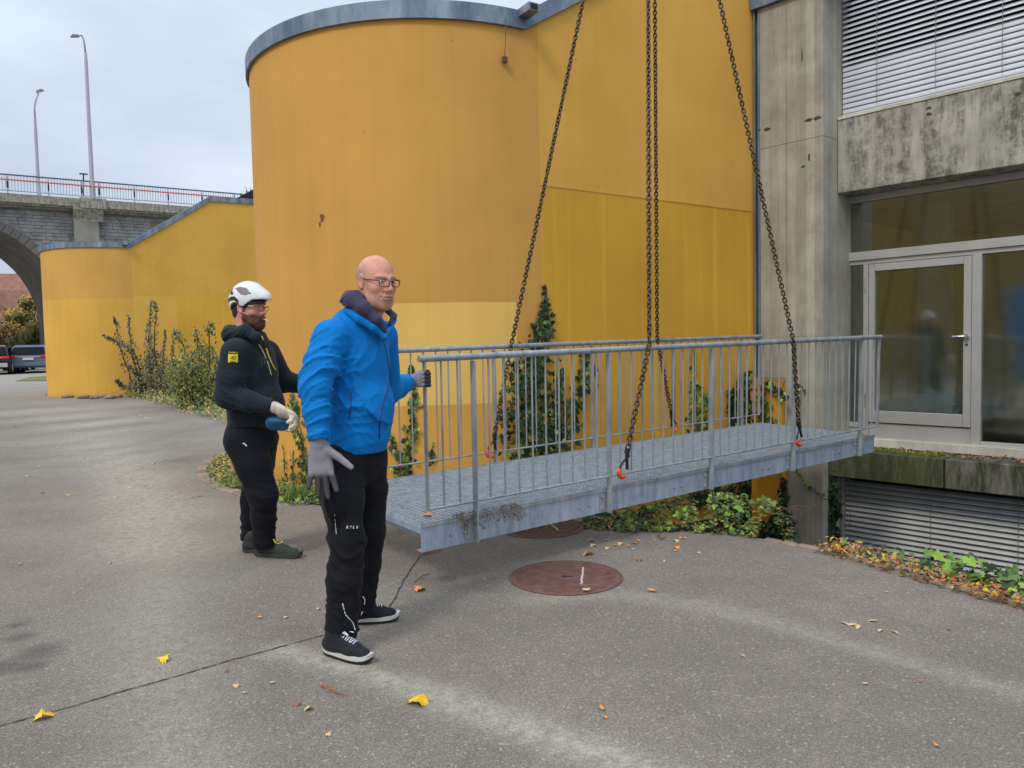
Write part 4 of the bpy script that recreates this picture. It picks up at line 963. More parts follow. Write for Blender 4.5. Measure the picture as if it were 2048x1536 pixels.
# hood and collar
s=SDF([-1.0,3.4,1.38],[-.45,4.02,1.70],.0052)
A=at(768,662,3.60);B=at(752,640,3.575);C_=at(728,618,3.58);D=at(708,602,3.62);E_=at(706,598,3.71);F__=at(728,600,3.80);Gp=at(768,612,3.82);H=at(787,632,3.78);I=at(779,650,3.69)
s.chain([(A,.012),(B,.022),(C_,.036),(D,.044),(E_,.046),(F__,.036),(Gp,.022),(H,.014),(I,.010)],.02); s.ell(at(702,600,3.68),(.05,.075,.038),.02); s.cone(at(716,585,3.66),at(722,600,3.62),.012,.03,.015)
s.cone(B,at(745,625,3.585),.014,.010,.012); s.cone(H,at(791,636,3.74),.012,.007,.01)
s.disp(folds(D,(.5,.2,-.8),.14,60,.006,41)); sdf_obj('hood',s,M_NAVY,p1)
s=SDF([-.95,3.4,1.38],[-.45,4.0,1.62],.0055); s.chain([(A-Vector((0,0,.03))-f1*.0,.012),(B-Vector((.012,0,.035)),.018),(C_-Vector((.02,0,.045)),.024),(D-Vector((.02,0,.05)),.026)],.015); s.chain([(A-Vector((0,0,.03)),.012),(I-Vector((0,0,.02)),.012),(H-Vector((0,0,.02)),.016)],.015); sdf_obj('collar',s,M_BLUE,p1)
s=SDF([-.9,3.4,1.36],[-.45,3.98,1.58],.0055); s.cone(at(757,658,3.66),at(774,668,3.64),.03,.012,.01); s.cone(nb+f1*.03-Vector((0,0,.035)),nb+Vector((0,0,-.03)),.07,.075,.02); sdf_obj('undershirt',s,M_NAVY,p1)
# trousers
s=SDF([-1.08,3.25,.04],[-.42,4.10,1.02],.0075)
s.chain([(hip+Vector((0,0,.05)),.140),(hip-Vector((0,0,.03)),.152)],.04,tuple(l1),.82)
s.chain([(RH-Vector((0,0,.02)),.108),(RH.lerp(RK,.5),.100),(RK,.083),(RK.lerp(RA,.45),.084),(RA+Vector((0,0,.0)),.078)],.03); s.chain([(LH-Vector((0,0,.02)),.105),(LH.lerp(LK,.5),.092),(LK,.080),(LK.lerp(LA,.45),.078),(LA,.072)],.03)
s.cone(RA+Vector((.0,0,0)),RA+Vector((.0,0,-.05)),.078,.073,.01); s.cone(LA,LA+Vector((0,0,-.05)),.072,.068,.01)
s.ell(at(664,1000,3.46),(.035,.04,.09),.06)
s.half((0,0,1),.072)
for q,a,r,fq,am,sd_ in((RK+Vector((0,0,-.05)),(.35,.1,1),.14,30,.018,51),(RA+Vector((0,0,.09)),(.5,.1,1),.14,36,.017,52),(LK,(.5,0,1),.13,30,.010,53),(LA+Vector((0,0,.06)),(.4,.1,1),.12,40,.011,54),(hip,(.8,0,.6),.16,24,.008,55),(RK+Vector((0,0,-.2)),(-.8,0,.7),.14,24,.010,56)): s.disp(folds(q,a,r,fq,am,sd_))
w=waves(24,22,6,(1,1,.7)); w3=waves(25,44,6); s.disp(lambda X,Y,Z:.007*w(X,Y,Z)+.0035*(1-2*np.abs(w3(X,Y,Z)))); tr=s; sdf_obj('trousers',s,M_BLK,p1)
for (a,b) in((695,0),(701,1),(708,2),(715,3)):
    mb=MB(); pts=drape(tr,at(a,1054,3.2),tuple(RT),tuple(UP),tuple(CD(at(a,1054,3.2))),[(-.003,.006),(.004,.006),(.001,-.007),(-.006,-.007)])
    if all(pts): mb.add([p-p1.location for p in pts],[(0,1,2,3)]); mb.build('reflective_mark',M_WHITE,p1)
on(tr,[(684,1205),(690,1228),(706,1246),(711,1262)],3.5,.0026,'piping',M_WHITE,p1); on(tr,[(724,1190),(730,1200),(729,1210)],3.8,.0026,'piping',M_WHITE,p1); on(tr,[(725,1222),(722,1232)],3.8,.002,'piping',M_WHITE,p1); on(tr,[(669,1028),(671,1050),(673,1070)],3.5,.0018,'piping',M_WHITE,p1); on(tr,[(656,1095),(656,1120)],3.5,.0018,'piping',M_WHITE,p1)
# right glove, hanging open
s=SDF([-1.07,3.22,.72],[-.70,3.58,1.04],.0040)
wd=RW+Vector((0,0,-.045)); s.cone(RW+Vector((.0,0,.01)),wd,.042,.036,.01)
hd=Vector((.06,-.05,-1)); t1=hand(s,wd,hd,Vector((.8,.18,0)),curl=(.28,.16,.10,.22),spread=.16,thumb=(.92,.10),sc=1.28,fat=1.12,fc=True)
s.disp(folds(wd+Vector((0,0,.02)),(0,0,1),.05,180,.0022,61)); tp=np.array([tuple(t) for t in t1],dtype=np.float32)
msk=lambda P,c=wd:np.clip((c.z-.125-P[:,2])*45,0,1)*.9
sdf_obj('glove',s,M_GLV,p1,{'m1':msk})
# left glove gripping the end post
gp=FB@Vector((0,-.04,.845)); s=SDF([gp.x-.16,gp.y-.14,gp.z-.09],[gp.x+.09,gp.y+.12,gp.z+.11],.0036)
wv=LW+(LW-LE).normalized()*.035; pdir=(gp-wv).normalized()
s.cone(LW,wv,.033,.030,.01)
kn=gp+Vector((-.012,-.014,.0)); s.cone(wv,gp+Vector((-.035,-.030,.012)),.031,.030,.015,(0,0,1),.7); s.cone(gp+Vector((-.03,-.03,.032)),gp+Vector((-.03,-.03,-.018)),.024,.022,.012)
for i in range(4):
    z=.034-.022*i; a=gp+Vector((-.030,-.034,z)); b=gp+Vector((.006,-.032,z+.004)); c=gp+Vector((.028,-.008,z)); e_=gp+Vector((.018,.018,z-.002)); q=gp+Vector((-.004,.024,z-.003))
    s.chain([(a,.0115),(b,.0112),(c,.0108),(e_,.0105),(q,.0095)],.004)
s.chain([(gp+Vector((-.034,-.012,.03)),.013),(gp+Vector((-.014,.022,.042)),.0115),(gp+Vector((.02,.022,.046)),.010)],.006)
s.cone(gp-Vector((0,0,.2)),gp+Vector((0,0,.2)),.007,.007,.0,op='s')
sdf_obj('glove',s,M_GLV,p1,{'m1':lambda P:np.clip((P[:,0]-gp.x+.004)*90,0,1)*.95+np.clip((P[:,1]-gp.y)*60,0,1)*.6})
s=SDF([LW.x-.1,LW.y-.1,LW.z-.08],[LW.x+.12,LW.y+.12,LW.z+.08],.005); s.cone(LW-(LW-LE)*.3,LW+(LW-LE).normalized()*.03,.034,.031,.01); sdf_obj('wrist',s,M_SK1,p1)
shoe(p1,gnd(650,1306),gnd(741,1328),RA,M_SHOE,M_SOLE,M_LACE,midsole=M_MID); shoe(p1,gnd(690,1248),gnd(797,1240),LA,M_SHOE,M_SOLE,M_LACE,midsole=M_MID)
# ------------------------------------------------------------------ man with the white helmet
M_HD=cloth('charcoal_hoodie',rgb(32,40,46),.12,300,.9,.3); M_HDB=cloth('black_hoodie_panel',rgb(24,26,32),.1,300,.9,.2); M_SK2=skin('skin_ruddy',rgb(226,168,146),rgb(208,132,116),rgb(84,52,38),rgb(170,84,80)); M_BRD=pm('brown_beard',rgb(86,56,42),.9,0,.35,90,400,.8,.003); M_HAIR=pm('dark_brown_hair',rgb(52,38,32),.8,0,.3,80,300,.8,.003)
M_WGL=cloth('white_glove',rgb(214,202,182),.08,400,.85,.2,m1=rgb(150,140,126)); M_BLK2=cloth('dark_navy_trousers',rgb(18,19,27),.2,300,.8,.12); M_YEL=pm('yellow_cord',rgb(236,206,40),.7,0,.05,bstr=0); M_GRN=cloth('dark_trainer',rgb(58,62,56),.25,300,.85,.1)
p2=empty('person',loc=(-1.72,5.23,0),label='bearded man in a white helmet and dark hoodie, smoking, standing behind the man in blue',cat='person')
f2=Vector((.95,-.30,0)).normalized(); l2=Vector((.30,.95,0)).normalized(); Y2=5.25
hip2=at(507,872,Y2); bel2=at(510,810,Y2); che2=at(499,738,Y2); upc2=at(497,702,Y2); nb2=at(500,680,Y2)
RS2=at(470,706,5.06); RE2=at(457,792,5.02); RW2=at(540,813,4.98); LS2=at(534,706,5.45); LE2=at(566,762,5.58); LW2=at(622,772,5.50)
RH2=hip2-l2*.10; LH2=hip2+l2*.10; RK2=at(527,992,5.10); LK2=at(508,995,5.34); RA2=at(527,1078,5.16); LA2=at(502,1078,5.36)
hc2=at(499,617,Y2); S2=1.10; hf2=Vector((.955,-.29,-.04)); hu2=Vector((.02,0,1))
s=SDF([hc2.x-.26,hc2.y-.22,1.42],[hc2.x+.24,hc2.y+.22,1.90],.0042)
L2,A2=head(s,hc2,hf2,hu2,S2)
s.cone(L2(-.035,0,-.05),nb2,.066,.076,.03); s.cone(L2(.0,0,-.08),nb2+f2*.02,.05,.06,.03); s.cone(nb2,nb2+Vector((0,0,-.06)),.078,.10,.03)
P,Fq=s.mesh(); s0=SDF([-2.3,4.7,.0],[-1.2,5.85,1.6],.015); s0.chain([(hip2,.14),(bel2,.16),(che2,.16),(upc2,.13),(nb2,.08)],.05,tuple(l2),.8)
for a,b,c,ra,rb,rc in((RS2,RE2,RW2,.06,.05,.034),(LS2,LE2,LW2,.06,.05,.034),(RH2,RK2,RA2,.08,.06,.045),(LH2,LK2,LA2,.08,.06,.045)): s0.chain([(a,ra),(b,rb),(c,rc)],.03)
P0,F0=s0.mesh(); me=bpy.data.meshes.new('body'); PV=np.concatenate([P,P0])-np.array(p2.location); FV=np.concatenate([Fq,F0+len(P)]); me.from_pydata(PV.tolist(),[],FV.tolist())
W_=np.concatenate([P,P0]); loc=(W_-np.array(hc2))@np.array([tuple(A2[0]),tuple(A2[1]),tuple(A2[2])]).T/S2; X,Y,Z=loc.T
fill('m1',.9*np.clip((-.032-Z)*60,0,1)*np.clip((X+.012)*60,0,1)*np.clip((.14+Z)*50,0,1)+.8*np.exp(-(((Z-.025)/.005)**2+((np.abs(Y)-.03)/.018)**4))*(X>.06)); fill('m2',1.0*np.exp(-(((X-.105)/.014)**2+(Y/.021)**4+((Z+.064)/.0065)**2))); fill('m3',.9*np.exp(-(((X-.105)/.03)**2+(Y/.02)**2+((Z+.03)/.018)**2))+.8*np.exp(-(((np.abs(Y)-.045)/.018)**2+((Z+.022)/.018)**2)))
me.polygons.foreach_set('use_smooth',np.ones(len(FV),bool)); me.materials.append(M_SK2); ob('body',me,p2)
eyes(p2,L2,A2,S2); glasses(p2,L2,A2,S2,M_SPEC,.0245,.0155,.0017,5)
mb=MB(); mb.tube([L2(.078,-.0705,.013)-p2.location,L2(.045,-.0762,.013)-p2.location],.0045,6); mb.build('temple_inlay',pm('lime_inlay',rgb(190,210,90),.6,bstr=0),p2)
# beard
s=SDF([hc2.x-.05,hc2.y-.14,hc2.z-.19],[hc2.x+.16,hc2.y+.12,hc2.z+.02],.0042); rot2=[tuple(A2[0]),tuple(A2[1]),tuple(A2[2])]
E=lambda p,r,k=.02,op='u': s.ell(L2(*p),[q*S2 for q in r],k*S2,rot2,op)
K=lambda a,b,ra,rb,k=.01: s.cone(L2(*a),L2(*b),ra*S2,rb*S2,k*S2)
E((.040,0,-.092),(.058,.057,.040),.01); K((.068,-.016,-.108),(.068,.016,-.108),.026,.026,.02)
for y in(-1,1): K((.004,.058*y,-.025),(.010,.058*y,-.060),.010,.017,.02); K((.010,.057*y,-.060),(.045,.046*y,-.090),.018,.022,.02); K((.088,.020*y,-.058),(.080,.030*y,-.082),.009,.012,.01); K((.101,.004*y,-.050),(.096,.022*y,-.055),.0045,.006,.004)
E((.104,0,-.0655),(.016,.021,.0095),.004,'s')
w=waves(70,300,6); s.disp(lambda X,Y,Z:.0016*w(X,Y,Z)); sdf_obj('beard',s,M_BRD,p2)
s=SDF([hc2.x-.16,hc2.y-.14,hc2.z-.10],[hc2.x+.08,hc2.y+.14,hc2.z+.10],.0045); E((-.018,0,.022),(.099,.079,.082),.0); E((-.052,0,-.03),(.056,.066,.050),.02)
K((.012,-.071,.02),(.006,-.068,-.02),.012,.008,.01); K((.012,.071,.02),(.006,.068,-.02),.012,.008,.01)
E((.075,0,.0),(.060,.10,.095),.008,'s'); 
for y in(-1,1): E((-.010,.085*y,-.004),(.022,.03,.034),.004,'s')
w=waves(71,260,6); s.disp(lambda X,Y,Z:.0016*w(X,Y,Z)); sdf_obj('hair',s,M_HAIR,p2)
# helmet (worn, a thing of its own)
hm=empty('safety_helmet',loc=tuple(hc2+Vector((0,0,.08))),label='white vented safety helmet with black trim worn by the bearded man',cat='helmet')
Mhw=pm('helmet_white',rgb(222,222,220),.28,0,.03,bstr=0); Mhb=pm('helmet_black',rgb(48,46,50),.5,0,.1,bstr=0); Mhv=pm('helmet_vent_mesh',rgb(122,110,118),.6,0,.15,60,200,.5,.001)
s=SDF([hc2.x-.20,hc2.y-.16,hc2.z-.06],[hc2.x+.24,hc2.y+.16,hc2.z+.22],.0040)
E((-.004,0,.045),(.130,.102,.126),.0); E((.045,0,.062),(.110,.075,.07),.02); K((.115,-.035,.064),(.115,.035,.064),.013,.013,.02); K((.128,-.015,.062),(.128,.015,.062),.008,.008,.015)
E((-.004,0,.028),(.117,.090,.110),.004,'s')
hmS=s
n_=A2[2]; 
def cutz(fn):   # lower rim: arch over the ear, low at the nape
    Xg,Yg,Zg=np.meshgrid(*s.ax,indexing='ij',sparse=True); q=[Xg-hc2.x,Yg-hc2.y,Zg-hc2.z]
    lx=(q[0]*A2[0].x+q[1]*A2[0].y+q[2]*A2[0].z)/S2; lz=(q[0]*A2[2].x+q[1]*A2[2].y+q[2]*A2[2].z)/S2
    s.f=np.maximum(s.f,(fn(lx)-lz).astype(np.float32)*.8)
def rim(lx): return np.interp(lx,[-.17,-.13,-.10,-.075,-.045,-.02,.0,.02,.045,.075,.12,.16],[-.018,-.018,-.014,.020,.034,.030,.012,.010,.030,.052,.056,.056])
cutz(rim)
sdf_obj('shell',s,Mhw,hm)
def hel_patch(poly,nm,mat,side=-1,off=.0035):
    # poly in head coords (x,z), projected on to the shell from the side
    from mathutils.geometry import tessellate_polygon
    pts=[]; d_=-A2[1]*side
    n=len(poly); 
    # fan grid
    cx=sum(p[0] for p in poly)/n; cz=sum(p[1] for p in poly)/n; rings=[]
    for t in(0,.35,.7,1):
        for p in poly: rings.append((cx+(p[0]-cx)*t,cz+(p[1]-cz)*t))
    vs=[]
    for x,z in rings:
        o_=L2(x,side*.14,z); h=hmS.march(o_,d_)
        if h is None: return
        vs.append(Vector([float(v) for v in h])-d_*off-hm.location)
    mb=MB(); mb.v=[tuple(v) for v in vs]
    for r in range(3):
        for i in range(n): mb.f.append((r*n+i,r*n+(i+1)%n,(r+1)*n+(i+1)%n,(r+1)*n+i))
    mb.build(nm,mat,hm,smooth='all')
for sd_ in(-1,1):
    hel_patch([(-.050,.122),(-.01,.130),(.035,.122),(.072,.088),(.035,.078),(.008,.084),(-.025,.104)],'vent',Mhv,sd_)
    hel_patch([(-.092,.112),(-.074,.126),(-.070,.104),(-.046,.086),(-.074,.078),(-.092,.092)],'vent',Mhb,sd_)
    for a,b in(((-.150,.040),(-.128,.046)),((-.128,.046),(-.105,.050)),((-.105,.052),(-.07,.066)),((-.07,.066),(-.035,.068)),((-.035,.066),(-.004,.044))):
        hel_patch([(a[0],a[1]-.022),(a[0],a[1]+.002),(b[0],b[1]+.002),(b[0],b[1]-.022)],'trim',Mhb,sd_)
s=SDF([hc2.x-.18,hc2.y-.14,hc2.z-.06],[hc2.x+.18,hc2.y+.14,hc2.z+.12],.0045); E((-.018,0,.030),(.120,.088,.075),.0); E((-.018,0,.020),(.108,.078,.075),.004,'s'); cutz(lambda lx:rim(lx)-.014-.012*(lx>.05)); sdf_obj('liner',s,Mhb,hm)
# cigarette
cg=MB(); a=L2(.108,-.006,-.066); b=a+Vector((.036,-.02,-.012)); cg.tube([a,a+(b-a)*.35],.0042,8); ci=empty('cigarette',loc=tuple(a),label='lit cigarette in the mouth of the bearded man',cat='cigarette')
m1_=MB(); m1_.tube([Vector((0,0,0)),(b-a)*.4],.0042,8); m1_.build('filter',pm('cork_filter',rgb(210,150,90),.8),ci); m1_=MB(); m1_.tube([(b-a)*.401,(b-a)],.0041,8); m1_.build('paper',M_WHITE,ci)
# hoodie
s=SDF([-2.24,4.80,.88],[-1.20,5.80,1.64],.0078)
s.chain([(hip2+Vector((-.005,0,.075)),.178),(bel2,.192),(che2,.186),(upc2,.160)],.05,tuple(l2),.90); s.ell(bel2+f2*.05,(.145,.16,.14),.05,[tuple(f2),tuple(l2),(0,0,1)])
s.cone(RS2+l2*.04,LS2-l2*.04,.085,.085,.06); s.cone(upc2+Vector((0,0,.02)),nb2,.13,.095,.05)
s.chain([(RS2,.095),(RS2.lerp(RE2,.6),.092),(RE2+Vector((0,0,0)),.082),(RE2.lerp(RW2,.5),.068),(RW2-(RW2-RE2).normalized()*.0,.048)],.03); s.chain([(LS2,.095),(LE2,.082),(LW2,.06)],.03)
d=(RW2-RE2).normalized(); s.cone(RW2+d*.07,RW2+d*.15,.062,.062,0,op='s'); s.half((0,0,1),.905)
s.disp(folds(RE2+Vector((.02,0,.03)),(.5,0,.8),.16,44,.013,81)); s.disp(folds(RS2.lerp(RE2,.4),(.2,0,1),.14,36,.009,82)); s.disp(folds(RE2.lerp(RW2,.6),(RW2-RE2),.13,52,.008,83)); s.disp(folds(at(512,830,5.1),(.3,0,1),.17,34,.012,84)); s.disp(folds(at(535,760,5.1),(1,0,-.2),.15,22,.009,85)); s.disp(folds(LE2,(LW2-LE2),.15,40,.010,86))
w=waves(91,16,6); s.disp(lambda X,Y,Z:.006*w(X,Y,Z)); hd2=s; sdf_obj('hoodie',s,M_HD,p2)
s=SDF([-2.15,4.90,1.36],[-1.40,5.60,1.66],.006)
hb=[(at(530,692,5.10),.016),(at(512,674,5.08),.030),(at(490,662,5.10),.042),(at(462,668,5.20),.048),(at(460,664,5.34),.048),(at(492,660,5.44),.038),(at(524,672,5.42),.028),(at(540,690,5.34),.016)]
s.chain(hb,.02); s.cone(at(458,672,5.22),at(476,690,5.26),.05,.06,.03); s.disp(folds(at(480,672,5.1),(.6,0,-.8),.16,46,.008,92)); sdf_obj('hood',s,M_HD,p2)
on(hd2,[(504,667),(516,685),(527,705),(536,727),(541,745),(543,752)],5.15,.0036,'drawstring',pm('pale_cord',rgb(226,216,150),.8,bstr=0),p2); on(hd2,[(522,670),(530,690),(537,712),(545,730),(552,742)],5.15,.0055,'drawstring',M_YEL,p2)
on(hd2,[(490,690),(496,715),(492,745),(486,770)],5.1,.002,'armhole_seam',M_HDB,p2)
# sleeve badge with lettering
def draped_mesh(sd,poly2,org,dirn,nm,mat,root,off):
    ps=drape(sd,org,tuple(RT),tuple(UP),dirn,poly2,off); 
    if not all(p is not None for p in ps): return
    mb=MB(); mb.add([p-root.location for p in ps],[tuple(range(len(ps)))]); return mb.build(nm,mat,root)
bc=at(466,717,4.8); bd=tuple(CD(bc))
def grid_badge(w,h,nx,ny,mat,nm,off,cx=0,cy=0,notch=False):
    pts=[(cx-w/2+w*i/nx,cy-h/2+h*j/ny+(.006*math.sin(math.pi*i/nx) if (notch and j==0) else 0)) for j in range(ny+1) for i in range(nx+1)]
    ps=drape(hd2,bc,tuple(RT),tuple(UP),bd,pts,off)
    if any(p is None for p in ps): return
    mb=MB(); mb.v=[tuple(p-p2.location) for p in ps]; mb.f=[(j*(nx+1)+i,j*(nx+1)+i+1,(j+1)*(nx+1)+i+1,(j+1)*(nx+1)+i) for j in range(ny) for i in range(nx)]; mb.build(nm,mat,p2,smooth='all')
grid_badge(.064,.056,6,6,M_YEL,'sleeve_badge',.004,notch=True)
def text_on(txt,size,cx,cy,mat,nm,off,shear=0,root=p2,sd=hd2,org=None,dirn=None):
    cu=bpy.data.curves.new(nm,'FONT'); cu.body=txt; cu.size=size; cu.align_x='CENTER'; cu.align_y='CENTER'; cu.shear=shear; cu.resolution_u=2
    t=bpy.data.objects.new(nm,cu); COL.objects.link(t); dg=bpy.context.evaluated_depsgraph_get(); me=bpy.data.meshes.new_from_object(t.evaluated_get(dg)); bpy.data.objects.remove(t); 
    ps=drape(sd,org or bc,tuple(RT),tuple(UP),dirn or bd,[(v.co.x+cx,v.co.y+cy) for v in me.vertices],off)
    for v,p in zip(me.vertices,ps):
        if p is None: p=Vector(org or bc)
        v.co=p-root.location
    me.materials.clear(); me.materials.append(mat); ob(nm,me,root)
text_on('40',.040,-.004,.003,M_ZIP,'badge_number',.006,.4); text_on('Snickers',.0185,.0,.040,M_YEL,'sleeve_lettering',.005,.4); grid_badge(.045,.003,4,1,M_ZIP,'badge_line',.006,0,-.018)
oc=at(532,722,4.9); text_on('JM',.07,.0,.0,pm('faint_print',rgb(58,66,74),.8,bstr=0),'chest_lettering',.004,0,p2,hd2,oc,tuple(CD(oc)))
# trousers
s=SDF([-2.12,4.85,.05],[-1.30,5.75,1.04],.0085)
s.chain([(hip2+Vector((-.01,0,.04)),.168),(hip2-Vector((.015,0,.04)),.172)],.04,tuple(l2),.98); s.ell(hip2+Vector((-.075,0,-.02)),(.12,.15,.13),.04)
s.chain([(RH2-Vector((.01,0,.03)),.128),(RH2.lerp(RK2,.5),.118),(RK2,.095),(RK2.lerp(RA2,.5),.082),(RA2,.080)],.03); s.chain([(LH2-Vector((.01,0,.03)),.122),(LH2.lerp(LK2,.5),.112),(LK2,.088),(LK2.lerp(LA2,.5),.076),(LA2,.074)],.03)
s.cone(RA2,RA2+Vector((.005,0,-.035)),.080,.078,.01); s.cone(LA2,LA2+Vector((0,0,-.03)),.074,.07,.01); s.half((0,0,1),.075)
for q,a,r,fq,am,sd_ in((RK2,(.1,.1,1),.16,38,.014,151),(RA2+Vector((0,0,.08)),(.2,.1,1),.15,44,.013,152),(LA2+Vector((0,0,.10)),(.3,.1,1),.15,42,.012,154),(hip2,(.5,0,.9),.2,26,.010,155)): s.disp(folds(q,a,r,fq,am,sd_))
w=waves(124,20,6,(1,1,.7)); w3=waves(125,40,6); s.disp(lambda X,Y,Z:.007*w(X,Y,Z)+.0035*(1-2*np.abs(w3(X,Y,Z)))); tr2=s; sdf_obj('trousers',s,M_BLK2,p2)
on(tr2,[(480,880),(495,887),(512,892),(530,897)],5.0,.003,'pocket_seam',M_HDB,p2)
mb=MB(); q=drape(tr2,at(488,889,4.8),tuple(RT),tuple(UP),tuple(CD(at(488,889,4.8))),[(-.012,.006),(.002,.012),(.022,-.008),(.014,-.014),(.004,.0)],.004); mb.add([p-p2.location for p in q],[(0,1,2,3,4)]); mb.build('pale_cloth_scrap',M_WHITE,p2)
# right wrist with tattoo, white glove, blue belt pouch
s=SDF([RW2.x-.1,RW2.y-.1,RW2.z-.1],[RW2.x+.12,RW2.y+.1,RW2.z+.08],.005); d=(RW2-RE2).normalized(); s.cone(RW2-d*.05,RW2+d*.055+Vector((0,0,-.006)),.037,.031,.01); sdf_obj('forearm',s,M_SK2,p2,{'m1':lambda P:.55*(np.sin(P[:,0]*190+np.sin(P[:,2]*160)*2)*np.sin(P[:,2]*210+P[:,1]*120)>.25)})
s=SDF([RW2.x-.04,RW2.y-.16,RW2.z-.19],[RW2.x+.25,RW2.y+.12,RW2.z+.08],.0045); g0=RW2+d*.05+Vector((.004,0,-.004)); hdv=Vector((.86,-.05,-.50)); s.cone(g0-hdv.normalized()*.02,g0+hdv.normalized()*.02,.037,.034,.01)
hand(s,g0,hdv,Vector((.15,-.8,.3)) if False else Vector((-.25,.75,-.55)),curl=(.62,.60,.58,.66),spread=.03,thumb=(.7,.3),sc=1.12,fat=1.4,fc=False); s.disp(folds(g0,hdv,.06,150,.0025,161)); sdf_obj('glove',s,M_WGL,p2,{'m1':lambda P:.3*(np.sin(P[:,0]*80)>.6)})
s=SDF([-1.75,4.85,.78],[-1.45,5.25,1.02],.006); s.cone(at(545,847,5.0),at(566,850,5.0),.046,.040,.02,(0,0,1),.7); s.ell(at(556,842,5.0),(.075,.05,.032),.02); po=sdf_obj('belt_pouch',s,pm('petrol_blue_nylon',rgb(16,84,124),.6,0,.15,20,300,.3,.001),p2)
s=SDF([RW2.x-.04,RW2.y-.10,RW2.z-.15],[RW2.x+.12,RW2.y+.2,RW2.z-.0],.006) if False else None
ms2=pm('dark_rubber_sole',rgb(60,60,56),.8)
shoe(p2,gnd(511,1112),gnd(602,1116),RA2,M_GRN,ms2,None); shoe(p2,gnd(487,1105),gnd(560,1103),LA2,M_GRN,ms2,None)
mb=MB(); c0=at(556,1087,5.08); mb.tube([c0-p2.location+Vector(q) for q in((-.03,-.0,.03),(-.012,-.02,.012),(.012,-.02,.004),(.03,-.01,.012),(.028,0,.02))],.003,5); mb.build('lace_loop',M_YEL,p2,smooth='all')
# ------------------------------------------------------------------ vegetation
def leafmat(name,stops,rough=.5,use='rnd',trans=.25):
    N=NT(name); f=N.rnd() if use=='rnd' else N.attr('lc')
    c=N.ramp(f,*stops); c=N.mix(.5,c,N.ramp(N.noise(N.co(),45,3,.6),(.3,.75),(.7,1.2)),'MULTIPLY')
    N.b.inputs['Transmission Weight'].default_value=0
    return N.fin(c,rough,0,None,.4)
IVY_ST=((0,rgb(26,44,28)),(.35,rgb(44,66,36)),(.6,rgb(60,84,44)),(.8,rgb(88,112,58)),(.93,rgb(130,150,84)),(1,rgb(150,160,60)))
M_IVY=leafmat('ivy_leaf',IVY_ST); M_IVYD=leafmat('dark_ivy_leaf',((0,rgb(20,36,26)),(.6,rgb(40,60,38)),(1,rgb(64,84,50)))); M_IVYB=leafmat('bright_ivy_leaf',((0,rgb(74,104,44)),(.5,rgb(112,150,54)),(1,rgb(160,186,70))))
M_LIT=leafmat('leaf_litter',((0,rgb(88,64,42)),(.18,rgb(134,94,60)),(.34,rgb(176,120,80)),(.46,rgb(186,160,118)),(.56,rgb(190,70,44)),(.72,rgb(206,184,60)),(.82,rgb(104,116,50)),(1,rgb(66,86,38))),.7,'lc')
M_GRC=leafmat('ground_cover_leaf',((0,rgb(60,76,36)),(.3,rgb(84,108,44)),(.55,rgb(120,132,64)),(.75,rgb(160,148,84)),(.9,rgb(176,134,78)),(1,rgb(206,168,96))),.65,'lc')
M_BUSH=leafmat('bush_leaf',((0,rgb(56,66,36)),(.3,rgb(84,98,46)),(.6,rgb(122,130,58)),(.8,rgb(158,150,70)),(1,rgb(178,150,84))),.6,'lc'); M_BUSH2=leafmat('whip_shrub_leaf',((0,rgb(66,74,56)),(.5,rgb(98,104,72)),(.8,rgb(128,122,80)),(1,rgb(140,110,84))),.6,'lc')
M_STEM=pm('woody_stem',rgb(96,78,58),.9,0,.25,30); M_GRASS=leafmat('grass_blade',((0,rgb(80,106,44)),(.5,rgb(116,142,60)),(1,rgb(168,170,96))),.6,'lc')
IVYP=[(0,-.10),(.13,-.36),(.42,-.34),(.36,-.06),(.50,.12),(.24,.20),(.20,.42),(0,.62),(-.20,.42),(-.24,.20),(-.50,.12),(-.36,-.06),(-.42,-.34),(-.13,-.36)]
MAPLE=[(0,-.5),(.04,-.30),(.30,-.36),(.26,-.20),(.52,-.10),(.38,.0),(.56,.22),(.30,.18),(.32,.34),(.12,.26),(0,.60),(-.12,.26),(-.32,.34),(-.30,.18),(-.56,.22),(-.38,.0),(-.52,-.10),(-.26,-.20),(-.30,-.36),(-.04,-.30)]
OVAL=[(0,-.5),(.2,-.25),(.26,.05),(.16,.35),(0,.55),(-.16,.35),(-.26,.05),(-.2,-.25)]
def leaf_geo(poly,size,curl=.12,seed=0):
    r=random.Random(seed); v=[(0,0,.0)]+[(x*size,y*size,(-curl*(abs(x)**1.5)*2+r.uniform(-.03,.03)*curl*4)*size) for x,y in poly]; n=len(poly)
    return v,[(0,i+1,(i+1)%n+1) for i in range(n)]
def leaf_mesh(name,poly,size,mat,curl=.12,seed=0):
    mb=MB(); v,f=leaf_geo(poly,size,curl,seed); mb.add(v,f); return mb.mesh(name,mat)
def orient(n,r,jit=.5):
    n=(Vector(n)+Vector((r.uniform(-1,1),r.uniform(-1,1),r.uniform(-1,1)))*jit).normalized(); z=n; up=Vector((0,0,-1)); y=(up-z*up.dot(z)); y=y.normalized() if y.length>.1 else Vector((1,0,0)); x=y.cross(z); a=r.uniform(-.9,.9)
    X=x*math.cos(a)+y*math.sin(a); Y=z.cross(X); return Matrix((X,Y,z)).transposed()
